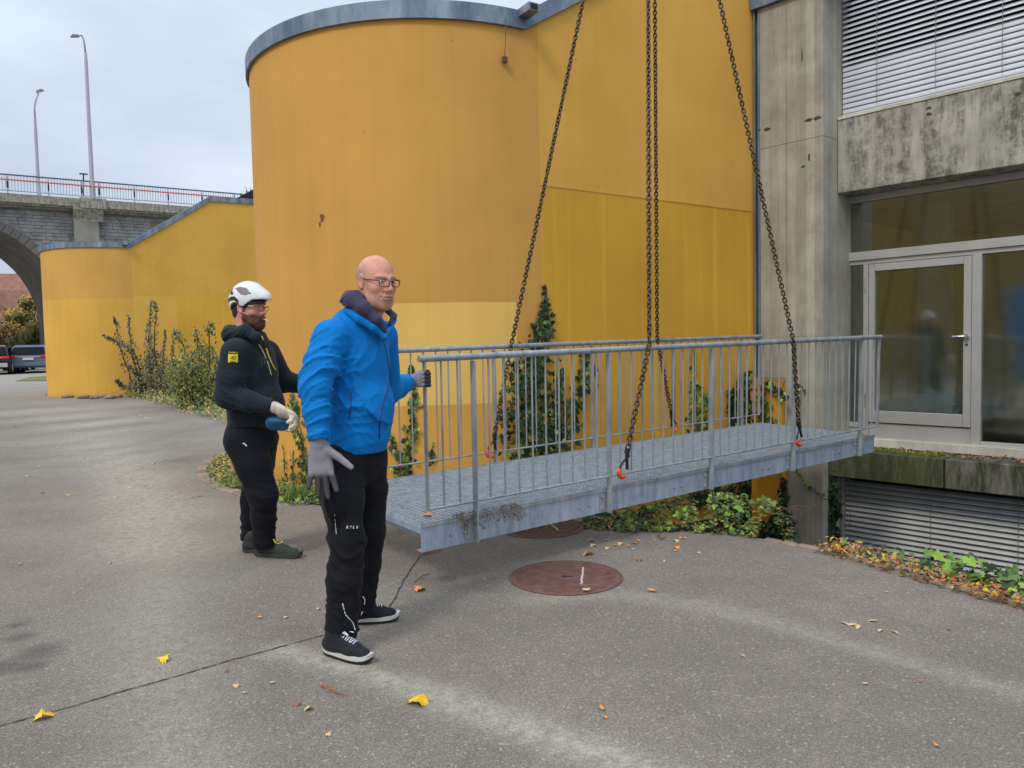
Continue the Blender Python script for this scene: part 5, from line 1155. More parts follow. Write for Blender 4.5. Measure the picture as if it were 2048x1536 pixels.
class LeafStuff:
    def __init__(s): s.v=[];s.f=[];s.c=[]
    def leaf(s,p,R3,poly,size,lc,curl=.15,seed=0):
        v,f=leaf_geo(poly,size,curl,seed); o=len(s.v); s.v+=[tuple(Vector(p)+R3@Vector(q)) for q in v]; s.f+=[tuple(i+o for i in q) for q in f]; s.c+=[lc]*len(v)
    def build(s,name,mat,parent=None,**k):
        me=bpy.data.meshes.new(name); me.from_pydata(s.v,[],s.f); a=me.attributes.new('lc','FLOAT','POINT'); a.data.foreach_set('value',np.clip(np.array(s.c,dtype=np.float32),0,1)); me.materials.append(mat); me.update()
        return ob(name,me,parent,**k)
B1=b1.matrix_world.copy() if False else frame((.177,7.332,0),Vector((math.sin(R_(58.6)),math.cos(R_(58.6)),0)),Vector((-math.cos(R_(58.6)),math.sin(R_(58.6)),0)),Vector((0,0,1)))
B1I=B1.inverted(); FMI=fm.inverted()
def hit_wall(px,py):      # big yellow building
    d=(F_+RT*((px-1024)/FPX)+UP*((768-py)/FPX)); o=B1I@CP; dd=B1I.to_3x3()@d
    t=-o.y/dd.y; p=o+dd*t
    if p.x>=0: return B1@p, -(B1.to_3x3()@Vector((0,1,0)))
    c=Vector((0,2.017)); a=dd.x**2+dd.y**2; b=2*((o.x-c.x)*dd.x+(o.y-c.y)*dd.y); e=(o.x-c.x)**2+(o.y-c.y)**2-2.017**2; q=b*b-4*a*e
    if q<0: return None
    t=(-b-math.sqrt(q))/(2*a); p=o+dd*t; n=Vector((p.x-c.x,p.y-c.y,0)).normalized(); return B1@p,B1.to_3x3()@n
def hit_fac(yo):
    def fn(px,py):
        d=(F_+RT*((px-1024)/FPX)+UP*((768-py)/FPX)); o=FMI@CP; dd=FMI.to_3x3()@d; t=(yo-o.y)/dd.y; return fm@(o+dd*t),fm.to_3x3()@Vector((0,1,0))
    return fn
IV=[[leaf_mesh('leaf',IVYP,sz,mt,.18,i) for i,sz in enumerate((.05,.062,.075))] for mt in(M_IVY,M_IVYD,M_IVYB)]
def ivy(label,paths,hit,n,mset=0,sz=1.0,bright=.1,stem=True,off=.02,seed=1,name='climbing_ivy'):
    r=random.Random(seed); root=None; pts=[]
    tot=0; segs=[]
    for path in paths:
        for (a,b,wa),(c,d,wb) in zip(path[:-1],path[1:]):
            A=math.hypot(c-a,d-b)*(wa+wb+8); segs.append((A,(a,b,wa),(c,d,wb))); tot+=A
    base=hit(paths[0][-1][0],paths[0][-1][1])[0]; root=empty(name,loc=base,label=label,cat='ivy',group='ivy plants climbing the walls')
    for k in range(n):
        u=r.uniform(0,tot)
        for A,p,q in segs:
            if u<=A: break
            u-=A
        t=r.random(); w=p[2]+(q[2]-p[2])*t; x=p[0]+(q[0]-p[0])*t+max(-1.7,min(1.7,r.gauss(0,.72)))*w; y=p[1]+(q[1]-p[1])*t+r.uniform(-6,6)
        h=hit(x,y)
        if h is None: continue
        P_,N_=h; P_=P_+N_*(off+r.uniform(0,.05)*min(1,w/20))
        ms=IV[2] if r.random()<bright else IV[mset]; sc=sz*r.uniform(.55,1.05)
        if k<290:
            o=ob('leaf',r.choice(ms),root); M4=(orient(N_,r,.55).to_4x4()); M4.translation=P_-base; o.matrix_local=M4@Matrix.Scale(sc,4)
        else: pts.append((P_-base,orient(N_,r,.55),sc*.06))
    if pts:
        ls=LeafStuff()
        for p,R3,s_ in pts: ls.leaf(p,R3,IVYP,s_,r.uniform(.0,.5))
        ls.build('leaf_mass',leafmat('ivy_mass',IVY_ST,.5,'lc'),root,kind='stuff')
    if stem:
        for path in paths:
            q=[]
            for (a,b,wa),(c,d,wb) in zip(path[:-1],path[1:]):
                for i in range(4):
                    t=i/4; h=hit(a+(c-a)*t+r.uniform(-3,3),b+(d-b)*t)
                    if h: q.append(h[0]+h[1]*.008-base)
            if len(q)>2:
                mb=MB(); mb.tube(q,.004,5); mb.build('stem',M_STEM,root)
    return root
ivy('tall dense ivy column climbing the ochre wall behind the middle of the footbridge',[[(1088,578,3),(1084,640,12),(1074,690,22),(1066,740,30),(1058,800,42),(1054,860,40),(1060,925,34)]],hit_wall,640,0,1.1,.02,seed=1)
ivy('ivy branch to the right of the dense column, forking up the ochre wall',[[(1172,700,6),(1170,760,14),(1150,800,20),(1130,850,18),(1112,920,18)],[(1120,740,5),(1112,800,10),(1100,880,14)]],hit_wall,330,0,1.05,.05,seed=2)
ivy('thin ivy trailing up the ochre wall between the blue jacket and the end post',[[(822,730,2),(829,796,6),(827,850,10),(815,905,12),(803,960,18)],[(850,815,5),(832,815,5)],[(774,862,4),(795,905,8),(808,930,8)],[(866,890,4),(858,940,7)]],hit_wall,170,0,.95,.1,seed=3)
ivy('ivy strand on the ochre wall seen between the two men',[[(585,790,4),(600,850,7),(608,905,9),(616,985,12)]],hit_wall,110,0,.95,.1,seed=4)
ivy('short ivy sprigs on the ochre wall just right of the dark trousers',[[(568,890,2),(572,930,5),(576,985,9)],[(588,900,2),(588,950,6),(590,990,8)]],hit_wall,44,0,.7,.05,seed=5)
ivy('bright young ivy shoot high on the wall behind the third railing bay',[[(1385,700,3),(1386,760,6),(1390,810,10),(1398,880,18)],[(1410,790,3),(1408,850,8)]],hit_wall,150,0,1.0,.45,seed=6)
ivy('bushy ivy where the ochre wall meets the concrete pillar, behind the railing',[[(1492,745,8),(1486,790,18),(1495,850,26),(1490,900,22)],[(1460,780,6),(1468,850,10)]],hit_wall,520,0,1.15,.15,seed=7)
ivy('ivy hanging from the ochre sill beside the concrete pillar',[[(1530,768,8),(1550,775,10),(1572,800,8)],[(1525,790,10),(1532,840,16),(1528,880,16)]],hit_fac(.78),170,0,1.0,.25,seed=8)
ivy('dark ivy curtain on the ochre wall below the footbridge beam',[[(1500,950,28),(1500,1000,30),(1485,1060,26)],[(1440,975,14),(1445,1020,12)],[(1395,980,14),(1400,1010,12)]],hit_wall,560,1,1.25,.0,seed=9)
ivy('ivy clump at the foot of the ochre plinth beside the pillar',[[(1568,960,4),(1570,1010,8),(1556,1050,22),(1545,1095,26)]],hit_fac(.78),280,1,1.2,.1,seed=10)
ivy('single pale ivy vine creeping diagonally down the bare concrete pillar',[[(1592,935,3),(1604,958,6),(1625,975,3),(1640,990,3),(1652,1002,4)]],hit_fac(.655),16,2,.8,.5,seed=11)
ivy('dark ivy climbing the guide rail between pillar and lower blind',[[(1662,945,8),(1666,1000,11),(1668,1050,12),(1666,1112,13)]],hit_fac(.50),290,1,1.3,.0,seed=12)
ivy('small ivy sprig on the pillar behind the second chain post',[[(1603,765,4),(1604,790,7),(1598,800,4)]],hit_fac(.655),10,0,.8,.2,False,seed=13)
# ivy bank and leaf litter along the asphalt edge
def edge_frame(poly):
    L=[0]
    for a,b in zip(poly[:-1],poly[1:]): L.append(L[-1]+math.hypot(b[0]-a[0],b[1]-a[1]))
    def f(s):
        for i in range(len(L)-1):
            if s<=L[i+1] or i==len(L)-2:
                t=(s-L[i])/(L[i+1]-L[i]); a,b=poly[i],poly[i+1]; d=Vector((b[0]-a[0],b[1]-a[1],0)).normalized(); return Vector((a[0]+(b[0]-a[0])*t,a[1]+(b[1]-a[1])*t,0)),d,Vector((-d.y,d.x,0))
    return f,L[-1],L
EF,ELEN,EL=edge_frame(PITE)
SE=EL[5]
def bankz(s,v):
    if s>SE: return -1.6*max(0,v-.16)
    m=.20*math.exp(-((s-1.05)/.55)**2)*max(0,math.sin(min(1,max(0,v+.04)/.5)*math.pi*.62))
    return m-.9*max(0,v-.42)
def bank(label,s0,s1,n,nobj,mset,br,sz,litfrac,seed,cat,vmax=.9,vmin=-.05,hz=0.0,name='ground_ivy',polys=IVYP):
    r=random.Random(seed); b=EF((s0+s1)/2)[0]; root=empty(name,loc=b,label=label,cat=cat); ls=LeafStuff(); k2=0
    for k in range(n):
        s=r.uniform(s0,s1); v=vmin+(vmax-vmin)*r.random()**1.3; p,d,nn=EF(s); q=p+nn*v; q.z=bankz(s,v)+hz*r.random()+.012+r.uniform(0,.03)
        nrm=Vector((0,0,1))*.7-nn*.35+Vector((-.1,-.4,0)); lit=r.random()<litfrac*(1.3-v)
        if not lit and k2<nobj:
            o=ob('leaf',r.choice(IV[2] if r.random()<br else IV[mset]),root); M4=orient(nrm,r,.6).to_4x4(); M4.translation=q-b; o.matrix_local=M4@Matrix.Scale(sz*r.uniform(.6,1.1),4); k2+=1
        else:
            ls.leaf(q-b-Vector((0,0,.015)) if lit else q-b,orient(Vector((0,-.2,1)),r,.55),MAPLE if lit and r.random()<.5 else OVAL if lit else IVYP,(.045 if lit else .05)*sz*r.uniform(.6,1.1),r.uniform(0,.92) if lit else r.uniform(.78,1),.3,k%7)
    ls.build('leaf_mass',M_LIT,root,kind='stuff'); return root
bank('mounded ground ivy with bright green leaves under the middle of the footbridge',.25,EL[5]-.16,1300,290,0,.50,.75,.10,31,'ivy',.95)
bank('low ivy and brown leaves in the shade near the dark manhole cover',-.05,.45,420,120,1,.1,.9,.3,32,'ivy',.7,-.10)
bank('red and orange fallen leaves and creeping plants along the asphalt edge',EL[6]-.03,5.2,3000,130,0,.3,.75,.74,33,'leaf litter',.34,-.10,.06,'leaf_litter')
bank('large leaved green ivy at the asphalt edge in front of the lower blind',EL[7]+.25,EL[10]+.5,200,200,0,.45,1.1,.0,34,'ivy',.26,.02,.13)
EFtw=MB()
for k in range(26):
    s=rng.uniform(.2,1.6); p,d,nn=EF(s); a=p+nn*rng.uniform(.05,.6); a.z=bankz(s,.2)+.02; q=[a]
    for i in range(4): q.append(q[-1]+Vector((rng.uniform(-.09,.09),rng.uniform(-.07,.07),rng.uniform(-.03,.05))))
    EFtw.tube(q,.0028,4)
EFtw.build('bare_twigs',M_STEM,label='tangle of bare brown twigs among the ivy under the footbridge',cat='twigs',kind='stuff')
tw=MB(); tw.tube([gnd(1330,1040,.06),gnd(1322,1045,.07),gnd(1318,1058,.03),gnd(1316,1070,.012),gnd(1322,1078,.01),gnd(1333,1074,.03)],.004,5); tw.build('trailing_stem',M_STEM,label='curved pale ivy stem trailing on to the asphalt',cat='twig')
# edging stones flush with the asphalt
def stones(name,label,poly,s0,s1,step,w,mat,zf,seed,inset=0.0):
    r=random.Random(seed); f,L,_=edge_frame(poly); root=empty(name,loc=f((s0+s1)/2)[0],kind='structure'); s=s0; b=root.location.copy()
    while s<s1:
        l=step*r.uniform(.8,1.2); p,d,nn=f(s+l/2); mb=MB(); A=math.atan2(d.y,d.x); mb.box((0,0,0),(l*.93,w*r.uniform(.85,1.1),.06),None); me=mb.mesh('stone',mat,bevel=.008); o=ob('stone',me,root); o.location=p+nn*inset-b+Vector((0,0,zf(p)-.018+r.uniform(-.004,.006))); o.rotation_euler=(r.uniform(-.05,.05),r.uniform(-.05,.05),A+r.uniform(-.06,.06)); s+=l
M_STN=pm('edging_stone',rgb(142,124,106),.9,0,.25,20,60,.5,.006,rv=.25)
stones('kerb_edging','',PITE,1.35,3.0,.15,.07,M_STN,lambda p:0,3,-.02)
stones('bed_edging','',BEDC[::-1],.0,3.6,.105,.13,M_STN,lambda p:ground_z(p.x,p.y),4,-.05)
# planting bed at the foot of the rounded building
bedpoly=[(p[0],p[1]) for p in BEDC]+[(-2.75,9.6),(-2.3,8.2),(-1.6,7.55),(-.9,7.35),(-1.0,6.9)]
mb=MB(); mb.add([(x,y,ground_z(x,y)+.012) for x,y in bedpoly],[tuple(range(len(bedpoly)))]); mb.build('bed_soil',M_SOIL,kind='structure')
def scatter(polyg,n,seed,root,mat,name,fn):
    r=random.Random(seed); xs=[p[0] for p in polyg]; ys=[p[1] for p in polyg]; ls=LeafStuff(); k=0; c=root.location.copy() if root else Vector((0,0,0))
    while k<n:
        P_=[(r.uniform(min(xs),max(xs)),r.uniform(min(ys),max(ys))) for _ in range(200)]; I=inside(np.array(P_),polyg)
        for (x,y),i in zip(P_,I):
            if i and k<n: fn(ls,r,x,y,c); k+=1
    return ls.build(name,mat,root,kind='stuff')
bd=empty('planting_bed',loc=(-2.0,7.4,0),label='planting bed of leaf litter, grass and low ivy at the foot of the rounded wall',cat='plant bed')
def fcover(ls,r,x,y,c):
    h=.10*r.random() if x>-2.35 else .05*r.random(); ls.leaf(Vector((x,y,ground_z(x,y)+.02+h))-c,orient(Vector((0,-.3,1)),r,.7),r.choice((IVYP,OVAL,MAPLE)),r.uniform(.025,.05),(r.uniform(0,.6) if x>-2.2 else r.uniform(.25,1)),.3,1)
scatter(bedpoly,3600,41,bd,M_GRC,'ground_cover',fcover)
def gblade(ls,r,x,y,c,h=.12):
    a=r.uniform(0,6.28); dx,dy=math.cos(a),math.sin(a); b=Vector((x,y,ground_z(x,y)+.01))-c; o=len(ls.v); H=h*r.uniform(.6,1.2); k=r.uniform(.02,.07)
    ls.v+=[tuple(b+Vector((-dy*.003,dx*.003,0))),tuple(b+Vector((dy*.003,-dx*.003,0))),tuple(b+Vector((dx*k,dy*k,H)))]; ls.f.append((o,o+1,o+2)); ls.c+=[r.random()]*3
def tuft(px,py,rad,n,seed):
    g=gnd(px,py); c=bd.location; ls=LeafStuff(); r=random.Random(seed)
    for k in range(n): gblade(ls,r,g.x+r.gauss(0,rad),g.y+r.gauss(0,rad*.6),c,.13)
    ls.build('grass_tuft',M_GRASS,bd,kind='stuff')
tuft(628,1000,.10,420,51); tuft(488,975,.12,420,52); tuft(590,1003,.08,160,53)
ivy('low dark ivy mound between the dark trousers and the hanging grey glove',[[(575,960,14),(600,985,22),(625,975,20)]],lambda a,b:(gnd(a,b+20,.02),Vector((0,-.5,.8))),110,0,.9,.2,False,.0,seed=14,name='ground_ivy')
# ------------------------------------------------------------------ shrubs by the drive
def shrub(name,label,base,stems,Y,leafn,leafs,mat,spread,seed,crown=None,jit=.0):
    r=random.Random(seed); root=empty(name,loc=base,label=label,cat='shrub'); br=MB(); ls=LeafStuff()
    for st in stems:
        q=[at(a,b,Y+r.uniform(-.3,.3)) for a,b in st]; q=[p-root.location for p in q]; fine=[]
        for a,b in zip(q[:-1],q[1:]):
            for i in range(5): fine.append(a.lerp(b,i/5)+Vector((r.uniform(-1,1),r.uniform(-1,1),0))*.02)
        fine.append(q[-1]); n=len(fine); br.tube(fine,[.022*(1-i/n)+.006 for i in range(n)],5)
        for i in range(leafn):
            t=r.random(); k=min(n-2,int(t*(n-1))); p=fine[k].lerp(fine[k+1],r.random()); sp=spread*(1.15-t)
            p=p+Vector((r.gauss(0,sp),r.gauss(0,sp),r.gauss(0,sp))); ls.leaf(p,orient(Vector((r.uniform(-1,1),-.6,.7)),r,.8),OVAL,leafs*r.uniform(.6,1.2),r.random(),.2,1)
    if crown:
        for (px,py,rx,ry,n) in crown:
            for i in range(n):
                a=r.uniform(0,6.28); rr=r.random()**.45; p=at(px+math.cos(a)*rx*rr,py+math.sin(a)*ry*rr,Y+r.uniform(-.7,.7))-root.location; ls.leaf(p,orient(Vector((r.uniform(-1,1),-.6,.7)),r,.8),OVAL,leafs*r.uniform(.6,1.2),r.random()*.8+.2*math.sin(px*.3+i*.001),.2,1)
    br.build('branches',M_STEM,root); ls.build('foliage',mat,root,kind='stuff'); return root
shrub('shrub','straggly shrub with long upright whips in front of the small yellow building',at(300,793,21.5),[[(303,792),(300,720),(297,660),(304,600)],[(300,790),(308,700),(312,620),(308,604)],[(292,790),(276,725),(262,690),(256,630)],[(290,790),(262,760),(240,690),(232,650),(228,634)],[(285,785),(262,700),(245,688),(222,678),(204,669)],[(318,792),(326,730),(330,660)],[(325,792),(345,740),(348,662)],[(290,793),(262,775),(240,770),(234,760)],[(300,790),(285,765),(262,735),(244,728)],[(310,793),(318,740),(302,690)]],21.5,210,.085,M_BUSH2,.09,61,[(300,770,42,22,500),(310,740,30,36,420),(297,700,9,50,200)])
shrub('shrub','leafy yellow green bush behind the man with the helmet',at(395,828,17.5),[[(390,828),(380,740),(366,690),(348,660)],[(398,828),(400,730),(392,660)],[(410,828),(420,740),(418,665),(422,648)],[(385,828),(360,770),(345,735)],[(420,828),(438,780),(442,740)]],17.5,300,.075,M_BUSH,.17,62,[(385,770,48,46,1500),(410,740,32,50,1000),(365,745,34,36,700),(420,810,34,20,600)])
vg=[gnd(q[0],q[1],.19) for q in((240,791),(300,803),(360,818),(450,838),(452,830),(440,800),(400,780),(262,782))]; vpoly=[(p.x,p.y) for p in vg]
vb=empty('verge_plants',loc=(vpoly[2][0],vpoly[2][1],.15),label='strip of low weeds and fallen leaves below the bushes along the drive',cat='weeds')
def fv(ls,r,x,y,c): ls.leaf(Vector((x,y,ground_z(x,y)+.03+.22*r.random()**2))-c,orient(Vector((0,-.5,1)),r,.7),OVAL,r.uniform(.05,.09),r.random(),.3,1)
scatter(vpoly,3000,63,vb,M_GRC,'ground_cover',fv)
# rubble stones and a leaning board at the foot of the far building
for i,(px,py,sz) in enumerate(((118,793,.16),(135,796,.2),(152,794,.14),(168,797,.2),(188,797,.22),(205,795,.15),(222,797,.2),(236,795,.16),(102,791,.18))):
    g=gnd(px,py,.18); mb=MB(); mb.box((0,0,.04),(sz*1.6,sz,.10)); o=mb.build('rubble_stone',M_STN,label='flat rubble stone lying along the foot of the far rounded wall',cat='stone',group='rubble stones at the far wall foot',bevel=.03); o.location=g; o.rotation_euler=(.1*math.sin(i),.08*math.cos(i*2),i*1.3)
mb=MB(); mb.prism([(0,0),(.34,0),(.30,.62)],-.02,.02,1); o=mb.build('green_board',pm('green_paint',rgb(20,84,62),.6),label='dark green board leaning at the edge of the far rounded wall',cat='board'); o.location=gnd(97,786,.2)+Vector((0,.4,0))
# ------------------------------------------------------------------ viaduct with railing and street lamps
vd=Vector((math.sin(R_(58)),math.cos(R_(58)),0)); vi=Vector((-vd.y,vd.x,0)); VO=Vector((-33.01,50,0)); VF=frame(VO,vd,vi,Vector((0,0,1)))
vt=empty('viaduct',mat=VF,label='old stone arch viaduct with a wide concrete deck crossing at the left',cat='bridge')
M_VC=concrete('viaduct_concrete',False,1); M_ST=pm('grey_stone',rgb(140,140,138),.95,0,.3,1.5,12,.6,.03); M_INT=pm('arch_concrete',rgb(112,106,100),.95,0,.25,.8,6,.4,.03)
mb=MB(); mb.b2((-60,0,11.5),(60,10,12.05)); mb.build('deck_slab',M_VC,vt)
for y0,z0 in((.18,11.38),(.55,11.25)):
    mb=MB(); mb.b2((-60,y0,z0),(4.35,y0+.12,11.498)); mb.build('deck_rib',M_VC,vt)
    mb=MB(); mb.b2((5.9,y0,z0),(60,y0+.12,11.498)); mb.build('deck_rib',M_VC,vt)
arches=[(-3.3,6.8,3.7),(17.6,6.8,3.7),(-24.2,6.8,3.7)]
def ah(x):
    for c,R__,zc in arches:
        if abs(x-c)<R__: return zc+math.sqrt(R__**2-(x-c)**2)
    return -1
mb2=MB(); mb=MB(); xs=sorted(set([round(v,3) for v in np.arange(-40,40,.4)]+[c+R__*math.cos(a) for c,R__,_ in arches for a in np.linspace(0,math.pi,40)]+[c+s_*(R__+.001) for c,R__,_ in arches for s_ in(-1,1)]))
def wz(x):
    return ah(x) if ah(x)>0 else -.5
for a,b in zip(xs[:-1],xs[1:]):
    m_=(a+b)/2; za,zb=(wz(a),wz(b)) if ah(m_)>0 else (-.5,-.5)
    if ah(m_)>0: za=max(za,3.7); zb=max(zb,3.7)
    mb.add([(a,1,za),(b,1,zb),(b,1,11.499),(a,1,11.499)],[(0,1,2,3)]); mb2.add([(a-1.7,9,za),(b-1.7,9,zb),(b-1.7,9,11.499),(a-1.7,9,11.499)],[(0,1,2,3)])
mb.build('spandrel_wall',M_ST,vt); mb2.build('rear_spandrel_wall',M_ST,vt)
for c,R__,zc in arches:
    mb=MB(); pr=[(c-R__,-.5)]+[(c-R__*math.cos(a),zc+R__*math.sin(a)) for a in np.linspace(0,math.pi,48)]+[(c+R__,-.5)]
    for x,z in pr: mb.v+=[(x,.92,z),(x-1.7,9.08,z)]
    mb.f=[(2*i,2*i+1,2*i+3,2*i+2) for i in range(len(pr)-1)]; mb.build('arch_vault',M_INT,vt,smooth=True)
    mb=MB(); k=44
    for i in range(k):
        a0=math.pi*i/k+.004; a1=math.pi*(i+1)/k-.004; R1=R__+.001; R2=R__+.55+.05*(i%2)
        P_=[(c-R1*math.cos(a0),zc+R1*math.sin(a0)),(c-R1*math.cos(a1),zc+R1*math.sin(a1)),(c-R2*math.cos(a1),zc+R2*math.sin(a1)),(c-R2*math.cos(a0),zc+R2*math.sin(a0))]; mb.prism(P_,.90,1.06,1)
    o=mb.build('arch_ring',M_INT,vt); o['kind']='stuff'
mb=MB(); r=random.Random(5); z=3.4; row=0
while z<10.9:
    h=r.uniform(.2,.3); x=-8+r.uniform(0,.5)
    while x<16:
        l=r.uniform(.4,.95); xm=x+l/2
        ok=all(math.hypot(xm-c,z+h/2-zc)>R__+.75 or z<zc and abs(xm-c)>R__+.1 for c,R__,zc in arches) and not(4.0<xm<5.7)
        if ok and ah(xm)<z: mb.box((xm,.98-r.uniform(0,.03),z+h/2),(l-.03,.08,h-.03))
        x+=l
    z+=h
o=mb.build('stone_courses',M_ST,vt); o['kind']='stuff'
mb=MB(); mb.b2((4.1,.35,-.5),(5.6,.999,10.6)); mb.build('pilaster',pm('pilaster_concrete',rgb(142,138,128),.95,0,.2,.9,6,.4,.03),vt); mb=MB(); mb.prism([(.999,10.6),(.35,10.6),(.35,10.75),(-.02,11.3),(-.02,11.499),(.999,11.499)],4.1,5.9,0); mb.build('corbel',M_VC,vt)
mb=MB(); mb.b2((4.5,-.13,11.42),(6.1,-.003,12.12)); mb.b2((4.5,-.003,12.052),(6.1,.4,12.12)); mb.build('lamp_bracket',M_VC,vt)
rl_=empty('bridge_railing',mat=VF,label='grey bar railing with an orange pipe along the viaduct deck',cat='railing')
M_RL=pm('railing_grey_paint',rgb(160,170,190),.6,.1,.08,bstr=0); M_RO=pm('orange_pipe',rgb(206,112,88),.6,0,.08,bstr=0)
bm_=MB(); bm_.b2((-.018,-.018,0),(.018,.018,1.0)); BB=bm_.mesh('baluster',M_RL)
x=-10.0; k=0
while x<26:
    ob('baluster',BB,rl_,loc=(x,.15,12.25)); x+=.172*1.0
    k+=1
    if k>235: break
for y0,z0,th_,nm,mt in((.15,13.28,.05,'top_rail',pm('dark_rail',rgb(84,84,100),.5)),(.15,12.25,.035,'bottom_rail',M_RL),(.10,12.95,.05,'pipe',M_RO)):
    mb=MB(); mb.tube([(-60,y0,z0),(60,y0,z0)],th_,8); mb.build(nm,mt,rl_,smooth=True)
pm_=MB(); pm_.b2((-.04,-.04,0),(.04,.04,1.2)); PPM=pm_.mesh('post',M_RL); p2m=MB(); p2m.b2((-.05,-.07,0),(.05,-.042,.42)); P2M=p2m.mesh('post_plate',M_DARK)
for xx in(-4.4,-1.9,.42,2.72,4.66,5.72,7.9,10.1,12.4,14.7,17): ob('post',PPM,rl_,loc=(xx,.15,12.05)); ob('post_plate',P2M,rl_,loc=(xx,.15,12.42))
M_LP=pm('lamp_pole',rgb(176,172,182),.5,.3,.08,bstr=0); M_LH=pm('lamp_head',rgb(120,116,122),.5,.3,.1,bstr=0)
def vpl(px,py,y):
    VI=VF.inverted(); d=(F_+RT*((px-1024)/FPX)+UP*((768-py)/FPX)); o=VI@CP; dd=VI.to_3x3()@d; t=(y-o.y)/dd.y; return VF@(o+dd*t)
def lamp(label,pts,y,r0,headpts):
    P_=[vpl(a,b,y) for a,b in pts]; base=P_[0]; e=empty('street_lamp',loc=base,label=label,cat='street lamp',group='street lamps on the viaduct')
    n=len(P_); mb=MB(); cut=[r0,r0*.92,r0*.72,r0*.66,r0*.5]+[r0*.42]*20
    for i in range(3): 
        mb=MB(); mb.tube([P_[i]-base,P_[i+1]-base],[cut[i]*(1 if i==0 else .86),cut[i]*.8],10); mb.build('pole',M_LP,e,smooth=True)
    mb=MB(); mb.tube([p-base for p in P_[3:]],r0*.42,8); mb.build('arm',M_LP,e,smooth='all')
    H=[vpl(a,b,y)-base for a,b in headpts]; mb=MB(); d=(H[1]-H[0]).normalized(); nn=VF.to_3x3()@Vector((0,1,0)); L_=(H[1]-H[0]).length
    up=nn.cross(d); 
    if up.z<0: up=-up
    def q(t,y_,z_): return H[0]+d*(L_*t)+nn*y_+up*z_
    mb.add([q(0,-.10,.0),q(0,.10,.0),q(1,.16,.0),q(1,-.16,.0),q(.1,-.06,.16),q(.1,.06,.16),q(.75,.09,.17),q(.75,-.09,.17)],[(0,1,2,3),(4,7,6,5),(0,4,5,1),(1,5,6,2),(2,6,7,3),(3,7,4,0)]); mb.build('lamp_head',M_LH,e)
lamp('tall street lamp on the viaduct bracket, its arm bending to the left',[(186,398),(177,225),(172,120),(171,105),(168,82),(164,71),(157,71),(152,74)],.2,.15,[(159,74),(141,74)])
lamp('smaller street lamp on the viaduct, its arm leaning right with a square head',[(78,392),(75,336),(71,256),(70,235),(69,215),(72,198),(77,187)],9.0,.15,[(73,186),(88,181)])
e=empty('bridge_mast',loc=vpl(167,392,.3),label='short dark mast with a small crossbar on the viaduct railing',cat='mast'); a=vpl(167,348,.3)-e.location; mb=MB(); mb.tube([(0,0,0),a],.05,6); mb.build('pole',M_DARK,e); mb=MB(); mb.box(a,(.5,.12,.08),Matrix.Rotation(.5,3,'Z')); mb.build('crossbar',M_DARK,e)
# ------------------------------------------------------------------ beyond the arch: cars, hedge, trees, roofs
def car(label,cx,Y,yaw,body,L_=4.5,Wd=1.9,H_=1.65,silver=None):
    g=Vector((cx,Y,ground_z(0,Y))); e=empty('parked_car',loc=g,label=label,cat='car'); e.rotation_euler=(0,0,yaw)   # local -y is the tail
    prof=[(-L_/2,.42),(-L_/2-.02,.8),(-L_/2+.08,1.02),(-L_/2+.45,H_-.06),(-L_/2+.9,H_),(.25,H_-.02),(1.0,1.08),(L_/2-.25,.92),(L_/2,.7),(L_/2,.35),(-L_/2+.1,.30)]
    mb=MB(); n=len(prof)
    for sx,k in((-1,1),(-1,1)): pass
    def ring(x,tw): return [(x*(1.0 if z<1.05 else (1-.22*(z-1.05)/.6)),y,z) for y,z in prof]
    a=ring(-Wd/2,0); b=ring(Wd/2,0); mb.add(a+b,[tuple(range(n))[::-1],tuple(range(n,2*n))]+[(i,(i+1)%n,n+(i+1)%n,n+i) for i in range(n)]); mb.build('body',body,e,bevel=.06)
    gl_=bpy.data.materials.get('car_glass') or pm('car_glass',rgb(20,24,26),.6,0,.05,bstr=0,spec=.1)
    w=Wd/2-.12; mb=MB(); mb.add([(-w,-L_/2+.085,1.07),(w,-L_/2+.085,1.07),(w*.86,-L_/2+.41,H_-.12),(-w*.86,-L_/2+.41,H_-.12)],[(0,1,2,3)]); 
    for v in range(4): mb.v[v]=(mb.v[v][0],mb.v[v][1]-.06,mb.v[v][2])
    mb.build('rear_window',gl_,e)
    for sx in(-1,1):
        mb=MB(); x=sx*(Wd/2+.012); mb.add([(x,-L_/2+.5,1.1),(x,.55,1.1),(x*.89,.15,H_-.14),(x*.89,-L_/2+.8,H_-.14)],[(0,1,2,3)]); mb.build('side_window',gl_,e)
        mb=MB(); mb.b2((sx*(Wd/2-.02),-L_/2-.055,.84),(sx*(Wd/2-.42),-L_/2+.05,1.0)); mb.build('tail_light',bpy.data.materials.get('tail_red') or pm('tail_red',rgb(190,30,34),.3,0,.05,bstr=0),e,bevel=.02)
        for wy in(-L_/2+.85,L_/2-.85):
            mb=MB(); mb.tube([(sx*(Wd/2-.2),wy,.34),(sx*(Wd/2+.01),wy,.34)],.34,18); wh=mb.build('wheel',bpy.data.materials['black_rubber'],e,smooth=True); mb=MB(); mb.tube([(sx*(Wd/2+.011),wy,.34),(sx*(Wd/2+.03),wy,.34)],.2,12); mb.build('rim',M_ALU,wh)
    mb=MB(); mb.b2((-Wd/2+.1,-L_/2-.075,.40),(Wd/2-.1,-L_/2-.02,.62)); mb.build('bumper',silver or M_DARK,e,bevel=.02)
    mb=MB(); mb.b2((-.26,-L_/2-.085,.74),(.26,-L_/2-.03,.86)); mb.build('number_plate',M_WHITE,e)
    mb=MB(); mb.b2((-Wd/2+.35,-L_/2-.06,.9),(Wd/2-.35,-L_/2-.03,.93)); mb.build('tail_trim',M_ALU,e)
    return e
